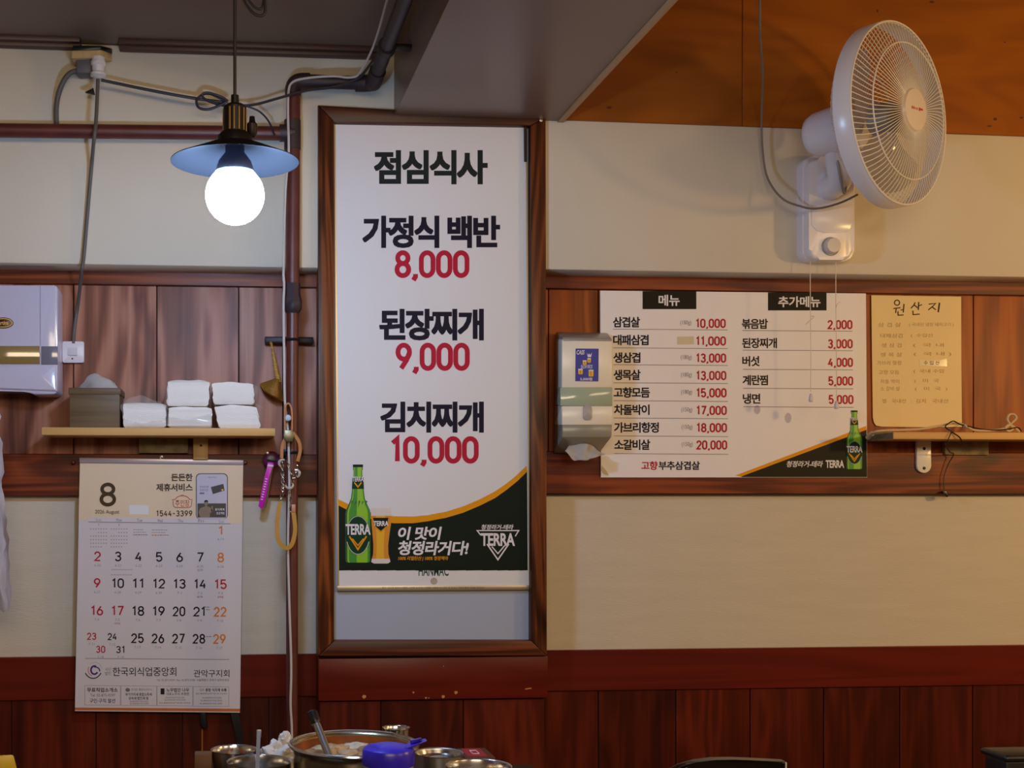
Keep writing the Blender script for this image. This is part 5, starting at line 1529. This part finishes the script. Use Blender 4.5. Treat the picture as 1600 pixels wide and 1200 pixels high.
for y in (701, 731.5):
    mb = MB(); mb.lathe([(0, 0.002), (0.0035, 0.0012), (0.004, 0)], P(1444, y, -0.03), (0, -1, 0), 12); mb.build('screw', DARKMETAL, rs)
mb = MB(); boxpx(mb, 1477, 684, 1545, 711, -0.03, -0.014, 0.001); mb.build('support_plate', mat('clouded_plate', '#8a7658', 0.35, var=0.5, vscale=40), rs)
zsh = zt2
def onshelf(px, py, Y, lift=0.004):
    p = P(px, py, Y)
    return p
wc2 = thing('white_cable', 'cream cable lying along the right shelf with a coiled end', 'cable', P(1460, 675, -0.12))
mb = MB()
mb.tube(cab([(1359, 681, -0.085), (1366, 675, -0.12), (1385, 672.5, -0.125), (1420, 671.5, -0.12), (1445, 669.5, -0.12), (1470, 665, -0.115), (1490, 661.5, -0.11), (1507, 664, -0.115), (1520, 671.5, -0.12), (1540, 673, -0.12), (1560, 671.5, -0.12), (1572, 668, -0.12), (1582, 660, -0.12), (1588, 653, -0.118), (1584, 647.5, -0.116), (1577, 648, -0.116), (1574, 655, -0.118), (1578, 663, -0.12), (1582, 670, -0.12), (1576, 673.5, -0.12), (1571, 669, -0.122), (1576, 664, -0.12), (1584, 667, -0.118), (1593, 675, -0.12)]), 0.0028, 8)
mb.build('cable_run', mat('cream_cable', '#c9b48c', 0.5), wc2)
mb = MB(); mb.tube(cab([(1356, 684, -0.075), (1359, 680.5, -0.085), (1363, 677, -0.1)]), [0.006, 0.0062, 0.006] * 4 + [0.004], 10); mb.build('cable_plug', mat('clear_plug', '#b5a890', 0.3), wc2)
bc = thing('black_cable', 'thin black cord trailing over the right shelf and dangling below it', 'cable', P(1480, 776, -0.06))
mb = MB()
mb.tube(cab([(1503, 690, -0.145), (1499, 683, -0.148), (1486, 674, -0.14), (1477, 667, -0.125), (1483, 661, -0.12), (1490, 658, -0.12), (1500, 663, -0.12), (1513, 666, -0.12), (1530, 670, -0.12), (1550, 672, -0.122), (1572, 671, -0.124), (1590, 668, -0.12), (1596, 674, -0.12)]), 0.0015, 6)
mb.tube(cab([(1487, 674, -0.145), (1480, 690, -0.145), (1477, 694, -0.12), (1484, 706, -0.06), (1490, 710, -0.04), (1482, 725, -0.034), (1475, 745, -0.032), (1475, 765, -0.032)]), 0.0012, 6)
mb.build('cord_run', BLACKP, bc)
mb = MB(); mb.hull([P(x, y, Y) for x, y in ((1472.5, 767), (1479, 766), (1483, 774), (1480, 777), (1476, 775)) for Y in (-0.037, -0.027)], 0.0015); mb.build('cord_tip', BLACKP, bc)
mb = MB(); mb.tube([P(1506, 663.5, -0.12), P(1510, 668, -0.12)], 0.004, 10); mb.build('cable_tie', GREYP, bc)

# ================================================================== TABLE AND CROCKERY
ZT = 0.75
tx0, tx1 = P(-60, 1200, -0.62).x, P(835, 1200, -0.62).x
tbl = thing('dining_table', 'dining table carrying the stew pot and steel bowls at the bottom edge', 'table', ((tx0 + tx1) / 2, -1.1, 0))
mb = MB(); mb.box((tx0, -1.6, ZT - 0.03), (tx1, -0.6, ZT), 0.004); mb.build('tabletop', mat('dark_tabletop', '#2c1c14', 0.35), tbl)
for lx in (tx0 + 0.06, tx1 - 0.06):
    for ly in (-1.54, -0.66):
        mb = MB(); mb.box((lx - 0.02, ly - 0.02, 0), (lx + 0.02, ly + 0.02, ZT - 0.03), 0.002); mb.build('leg', DARKMETAL, tbl)

def rimz(px, py, Y): return P(px, py, Y).z
def bowl(name, label, px, py, w, Y, m, foot=0.55, extra=None, cat='bowl', group='steel bowls on the table'):
    c = P(px, py, Y)
    r = S(px, Y, w / 2)
    h = c.z - ZT
    t = thing(name, label, cat, (c.x, Y, ZT), group)
    mb = MB()
    hb_ = min(h, r * 1.25)
    pr = [(0, 0.0), (r * foot, 0.0), (r * foot * 1.02, 0.003)]
    for i in range(1, 9):
        f = i / 8
        pr.append((r * (foot + (1 - foot) * math.sin(f * PI / 2) ** 0.8), 0.003 + (h - 0.005) * f ** 1.25))
    pr += [(r * 1.0, h - 0.001), (r * 1.02, h), (r * 0.985, h - 0.0005)]
    for i in range(8, 0, -1):
        f = i / 8
        pr.append((r * (foot + (1 - foot) * math.sin(f * PI / 2) ** 0.8) - 0.0016, max(0.004, 0.006 + (h - 0.008) * f ** 1.25)))
    pr += [(r * foot - 0.003, 0.006), (0, 0.006)]
    mb.lathe(pr, (c.x, Y, ZT), (0, 0, 1), 48)
    mb.build('bowl_wall', m, t, angle=50)
    return t, c, r, h
b1 = bowl('steel_bowl', 'small steel bowl with red sauce smears below the calendar', 366, 1170.5, 72, -0.76, STEEL)
mb = MB()
for k, (a, f, s_) in enumerate(((70, 0.88, 0.004), (95, 0.9, 0.0025), (55, 0.84, 0.002), (110, 0.86, 0.003))):
    r = b1[2] * (0.55 + 0.45 * math.sin(f * PI / 2) ** 0.8) - 0.002
    p = Vector((b1[1].x + r * math.cos(math.radians(a)), -0.76 + r * math.sin(math.radians(a)), ZT + b1[3] * f ** 1.25))
    mb.lathe([(0, 0.0012), (s_, 0.0006), (s_ * 1.2, -0.001)], p, (-math.cos(math.radians(a)), -math.sin(math.radians(a)), 0.4), 10)
mb.build('sauce_smear', mat('red_sauce', '#8a3a12', 0.35), b1[0])
b2 = bowl('steel_bowl', 'steel bowl with the spoon standing in it left of the stew pot', 405, 1189, 100, -0.95, STEEL, 0.6)
b3 = bowl('steel_bowl', 'lidded dark steel bowl right of the blue topped jar', 686, 1175.5, 75, -0.84, STEELB, 0.85)
mb = MB(); r3, c3 = b3[2], b3[1]
mb.lathe([(r3 * 0.95, -0.004), (r3 * 0.9, -0.009), (r3 * 0.55, -0.011), (r3 * 0.3, -0.007), (0, -0.006)], c3, (0, 0, 1), 40); mb.build('sunken_lid', STEEL, b3[0])
b4 = bowl('steel_bowl', 'shiny steel bowl cut by the bottom edge in front of the red labelled carton', 748, 1196, 102, -1.06, STEEL, 0.6)
# spoon
sp = MB()
A, B = P(401, 1222, -0.95), P(404.5, 1141, -0.90)
sp.tube(spl([A, A.lerp(B, 0.5), B.lerp(A, 0.08), B], 4), 0, flat=(0.0062, 0.0022))
sp.hull([B + Vector((dx, dy, dz)) for dx in (-0.0042, 0.0042) for dy in (-0.0013, 0.0013) for dz in (-0.012, 0.001)], 0.001)
spn = thing('steel_spoon', 'steel spoon handle sticking up from the bowl left of the pot', 'spoon', A)
sp.build('spoon_handle', STEELB, spn)
mb = MB(); mb.lathe([(0, -0.004), (0.012, -0.002), (0.019, 0.003), (0.018, 0.003), (0.011, -0.0005), (0, -0.002)], A - Vector((0, 0.008, 0.004)), (0, -0.3, 1), 20); mb.build('spoon_bowl', STEELB, spn)
# crumpled tissue
def blob(c, rx, ry, rz, amp, freq, seed, sub=4):
    bm = bmesh.new()
    bmesh.ops.create_icosphere(bm, subdivisions=sub, radius=1)
    for v in bm.verts:
        d = v.co.normalized()
        n = noise.noise(d * freq + Vector((seed, seed * 2, 0))) + 0.5 * abs(noise.noise(d * freq * 2.3 + Vector((0, seed, 5))))
        k = 1 + amp * n
        v.co = Vector((d.x * rx * k, d.y * ry * k, d.z * rz * k)) + Vector(c)
    mb = MB(); mb.bm.free(); mb.bm = bm
    return mb
c = P(433, 1172, -0.80)
mb = MB()
mb.bm.free(); mb.bm = blob(c + Vector((0, 0, -0.012)), 0.027, 0.025, 0.024, 0.5, 2.6, 3).bm
t2 = blob(P(445, 1158, -0.80), 0.011, 0.010, 0.016, 0.5, 3.0, 6, 3)
mb.merge(t2.bm)
t3 = blob(Vector((c.x + 0.004, c.y, ZT + 0.03)), 0.03, 0.028, 0.03, 0.3, 2.2, 8, 3)
mb.merge(t3.bm)
tag(mb.build('crumpled_tissue', TISSUE, None, angle=22), 'crumpled white tissue wedged between the bowls and the stew pot', 'tissue')
# stew pot
Yw = -0.97
cp = P(553, 1164.5, Yw)
rp = S(553, Yw, 101)
pot = thing('stew_pot', 'wide steel pot of brown stew on the table', 'pot', (cp.x, Yw, ZT))
hp = cp.z - ZT
mb = MB()
mb.lathe([(0, 0), (rp * 0.86, 0), (rp * 0.92, 0.006), (rp * 0.94, hp - 0.012), (rp * 0.955, hp - 0.004), (rp * 1.0, hp - 0.001), (rp * 1.012, hp + 0.0015), (rp * 1.0, hp + 0.003), (rp * 0.94, hp), (rp * 0.915, hp - 0.006), (rp * 0.90, 0.01), (0, 0.008)], (cp.x, Yw, ZT), (0, 0, 1), 72)
mb.build('pot_wall', mat('yellowed_steel', (0.55, 0.47, 0.3), 0.25, metal=1.0), pot, angle=50)
mb = MB(); mb.torus(cp + Vector((0, 0, 0.002)), rp * 0.985, 0.0032, (0, 0, 1), 72, 8); mb.build('pot_rim', STEEL, pot)
mb = MB(); mb.lathe([(rp * 0.914, hp - 0.003), (rp * 0.906, hp - 0.003), (rp * 0.90, hp - 0.019), (rp * 0.908, hp - 0.019)], (cp.x, Yw, ZT), (0, 0, 1), 64); mb.build('broth_ring', mat('orange_broth_stain', '#8a4a10', 0.35, var=0.4, vscale=30), pot)
bm = bmesh.new()
g = []
nr, na = 14, 56
cen = bm.verts.new((cp.x, Yw, cp.z - 0.016))
for i in range(1, nr + 1):
    r = rp * 0.902 * i / nr
    row = []
    for j in range(na):
        x, y = cp.x + r * math.cos(2 * PI * j / na), Yw + r * math.sin(2 * PI * j / na)
        z = cp.z - 0.018 + (0.004 * noise.noise(Vector((x * 70, y * 70, 1))) + 0.006 * max(0, noise.noise(Vector((x * 32, y * 32, 7))))) * (1 if i < nr else 0)
        row.append(bm.verts.new((x, y, z)))
    g.append(row)
for j in range(na):
    bm.faces.new((cen, g[0][j], g[0][(j + 1) % na]))
    for i in range(nr - 1):
        bm.faces.new((g[i][j], g[i + 1][j], g[i + 1][(j + 1) % na], g[i][(j + 1) % na]))
mb = MB(); mb.bm.free(); mb.bm = bm
stew = mb.build('stew', mat('stew_broth', '#b09468', 0.3, var=0.45, vscale=55), pot, angle=60)
for k, (px, py, rr, m_) in enumerate(((497, 1164, 0.016, '#c4ac88'), (531, 1166, 0.013, '#bd9a70'), (556, 1160, 0.018, '#d8cfb8'), (577, 1168, 0.014, '#ac8a64'), (515, 1172, 0.011, '#b89c6e'), (545, 1174, 0.012, '#c0a684'), (600, 1158, 0.014, '#a88c60'))):
    a = P(px, py, Yw)
    t = (ZT + hp - 0.014 - CZ) / (a.z - CZ)
    q = Vector((0, -DIST, CZ)) + (a - Vector((0, -DIST, CZ))) * t
    if (q - Vector((cp.x, Yw, q.z))).length > rp * 0.8:
        q = Vector((cp.x, Yw, q.z)) + (q - Vector((cp.x, Yw, q.z))).normalized() * rp * 0.72
    blob(q - Vector((0, 0, 0.003)), rr * 1.25, rr * 1.1, 0.0055, 0.35, 1.6, k + 3, 3).build('stew_lump', mat('stew_lump_%s' % m_[1:], m_, 0.4, var=0.3, vscale=80), stew, angle=50)
# ladle
A, B = P(513, 1178, Yw - 0.02), P(487, 1112, Yw + 0.03)
ld = thing('ladle', 'ladle with black tipped steel handle standing in the stew pot', 'ladle', A)
d = (B - A)
mb = MB(); mb.tube([A - d * 0.08, A + d * 0.78], 0.0062, 14); mb.build('ladle_shaft', STEELB, ld)
mb = MB(); mb.tube([A + d * 0.70, A + d * 0.74, A + d * 0.97, A + d * 1.0], [0.0065, 0.0085, 0.0085, 0.006], 14); mb.build('ladle_grip', BLACKP, ld)
# cup
b5 = bowl('steel_cup', 'small steel cup standing behind the stew pot', 619, 1136.5, 43, -0.64, STEEL, 0.92, cat='cup', group=None)
# jar with blue lid
Yj = -1.14
cj = P(607, 1168, Yj)
rj = S(607, Yj, 41)
jar = thing('seasoning_jar', 'clear jar with bright blue flip lid in front of the stew pot', 'jar', (cj.x, Yj, ZT))
hl = cj.z - ZT
mb = MB(); mb.lathe([(0, 0), (rj * 0.95, 0), (rj * 1.02, 0.004), (rj * 1.02, hl - 0.034), (rj * 0.94, hl - 0.028), (rj * 0.93, hl - 0.02), (rj * 0.90, hl - 0.02), (rj * 0.91, hl - 0.03), (rj * 0.98, hl - 0.036), (rj * 0.98, 0.004), (0, 0.003)], (cj.x, Yj, ZT), (0, 0, 1), 48)
mb.build('jar_body', mat('clear_plastic', '#d8d2cc', 0.1, alpha=0.35, spec=0.6), jar, angle=50)
mb = MB(); mb.lathe([(0, 0.004), (rj * 0.93, 0.004), (rj * 0.95, hl - 0.062), (0, hl - 0.06)], (cj.x, Yj, ZT), (0, 0, 1), 40); mb.build('seasoning', mat('seasoning_powder', '#8a5a42', 0.8, var=0.2, vscale=60), jar)
BLUE = mat('bright_blue_plastic', '#3524d6', 0.3, spec=0.5)
mb = MB(); mb.lathe([(rj * 0.92, hl - 0.024), (rj * 0.99, hl - 0.024), (rj * 1.0, hl - 0.02), (rj * 1.0, hl - 0.005), (rj * 0.95, hl - 0.001), (rj * 0.80, hl + 0.002), (rj * 0.5, hl + 0.005), (0, hl + 0.006)], (cj.x, Yj, ZT), (0, 0, 1), 48); mb.build('jar_lid', BLUE, jar, angle=35)
mb = MB()
A = P(628, 1170, Yj - 0.01); B = P(666, 1156, Yj + 0.01)
mb.hull([A + Vector((0, -0.012, -0.002)), A + Vector((0, 0.012, -0.002)), A + Vector((0, -0.012, 0.003)), A + Vector((0, 0.012, 0.003)), B + Vector((0, -0.008, -0.001)), B + Vector((0, 0.008, -0.001)), B + Vector((0, -0.008, 0.001)), B + Vector((0, 0.008, 0.001))], 0.001)
mb.hull([P(x, y, Y) for x, y in ((640, 1157), (658, 1152), (660, 1156), (642, 1163)) for Y in (Yj - 0.006, Yj + 0.008)], 0.001)
mb.build('flip_tab', BLUE, jar)
# boxes
Yx = -0.72
cb_ = thing('small_carton', 'little brown carton with a red label behind the right steel bowl', 'carton', P(750, 1200, Yx))
ORG[cb_.name] = Vector(cb_.location)
zx = P(750, 1184, Yx).z
x0_, x1_ = P(728, 1184, Yx).x, P(774, 1184, Yx).x
mb = MB(); mb.box((x0_, Yx, ZT), (x1_, Yx + 0.085, zx), 0.001); mb.build('carton_body', mat('brown_card', '#5a3018', 0.6), cb_)
mb = MB(); mb.box((x0_ + 0.006, Yx + 0.012, zx - 0.0005), (x1_ - 0.012, Yx + 0.078, zx + 0.0006)); rl = mb.build('red_label', mat('label_red', '#b0182a', 0.45), cb_)
mb = MB()
cxx, cyy = (x0_ + x1_) / 2 - 0.002, Yx + 0.045
mb.tube([Vector((cxx + a, cyy + b, zx + 0.001)) for a, b in ((-0.006, -0.014), (0.006, -0.014), (0.006, 0.014), (-0.006, 0.014), (-0.006, -0.014))], 0.0008, 5); mb.build('label_mark', WHITEINK, rl)
Yx2 = -0.80
mb = MB(); mb.box((P(304, 1190, Yx2).x, Yx2, ZT), (P(331, 1190, Yx2).x, Yx2 + 0.03, P(317, 1179, Yx2).z), 0.001)
tag(mb.build('wooden_holder', mat('holder_wood', '#6a4420', 0.55, var=0.2, vscale=30)), 'narrow brown wooden holder left of the steel bowls', 'holder')
mb = MB(); mb.hull([P(-40, 1182, -0.9), P(21, 1179, -0.9), P(27, 1203, -0.9), P(-40, 1186, -0.86), P(20, 1181, -0.86), (P(27, 1203, -0.9).x, -0.9, ZT), (P(-40, 1203, -0.9).x, -0.9, ZT), (P(27, 1203, -0.86).x, -0.86, ZT), (P(-40, 1203, -0.86).x, -0.86, ZT)], 0.003)
tag(mb.build('yellow_packet', mat('packet_yellow', '#d8b010', 0.35)), 'yellow packet peeking up at the bottom left corner', 'packet')

# ================================================================== CHAIR AND DARK BIN, RIGHT
Ych = -0.95
ch = thing('dining_chair', 'glossy black chair with curved backrest at the bottom edge', 'chair', (P(1143, 1200, Ych).x, Ych, 0))
BLK = mat('glossy_black', '#0b0b0c', 0.12, spec=0.6)
pts = [(1052, 1206), (1066, 1198), (1090, 1191), (1118, 1187.5), (1150, 1187), (1185, 1188.5), (1215, 1190), (1230, 1191)]
lo = [(1228, 1330), (1056, 1330)]
mb = MB(); mb.prism([P(x, y, Ych) for x, y in pts + lo], (0, 0.022, 0), 0.005, 3); mb.build('backrest', BLK, ch)
xL, xR = P(1062, 1200, Ych).x, P(1222, 1200, Ych).x
mb = MB(); mb.box((xL, Ych - 0.40, 0.43), (xR, Ych + 0.01, 0.46), 0.008); mb.build('seat', BLK, ch)
for lx in (xL + 0.012, xR - 0.012):
    for ly in (Ych - 0.38, Ych + 0.011):
        top = 0.43 if ly < Ych else P(1143, 1320, Ych).z
        mb = MB(); mb.box((lx - 0.01, ly - 0.01, 0), (lx + 0.01, ly + 0.01, top), 0.002); mb.build('leg', DARKMETAL, ch)
mb = MB(); mb.prism([P(x, y, Ych - 0.0004) for x, y in ((1227.3, 1191.5), (1229.6, 1191.5), (1228.6, 1250), (1226.3, 1250))], (0, 0.021, 0)); mb.build('edge_strip', WHITEP, ch)
Ybx = -0.95
bn = thing('black_bin', 'dark box standing against the wainscot in the bottom right corner', 'bin', (P(1640, 1200, Ybx).x, Ybx + 0.03, 0))
mb = MB(); mb.box((P(1572, 1180, Ybx).x, Ybx, 0), (P(1720, 1180, Ybx).x, Ybx + 0.06, P(1600, 1188, Ybx).z), 0.006); mb.build('bin_body', BLACKP, bn)
mb = MB(); mb.box((P(1568, 1180, Ybx).x, Ybx - 0.006, P(1600, 1190, Ybx).z), (P(1724, 1180, Ybx).x, Ybx + 0.066, P(1600, 1179, Ybx).z), 0.006, 3); mb.build('bin_lid', mat('charcoal_plastic', '#1d1a1c', 0.35), bn)
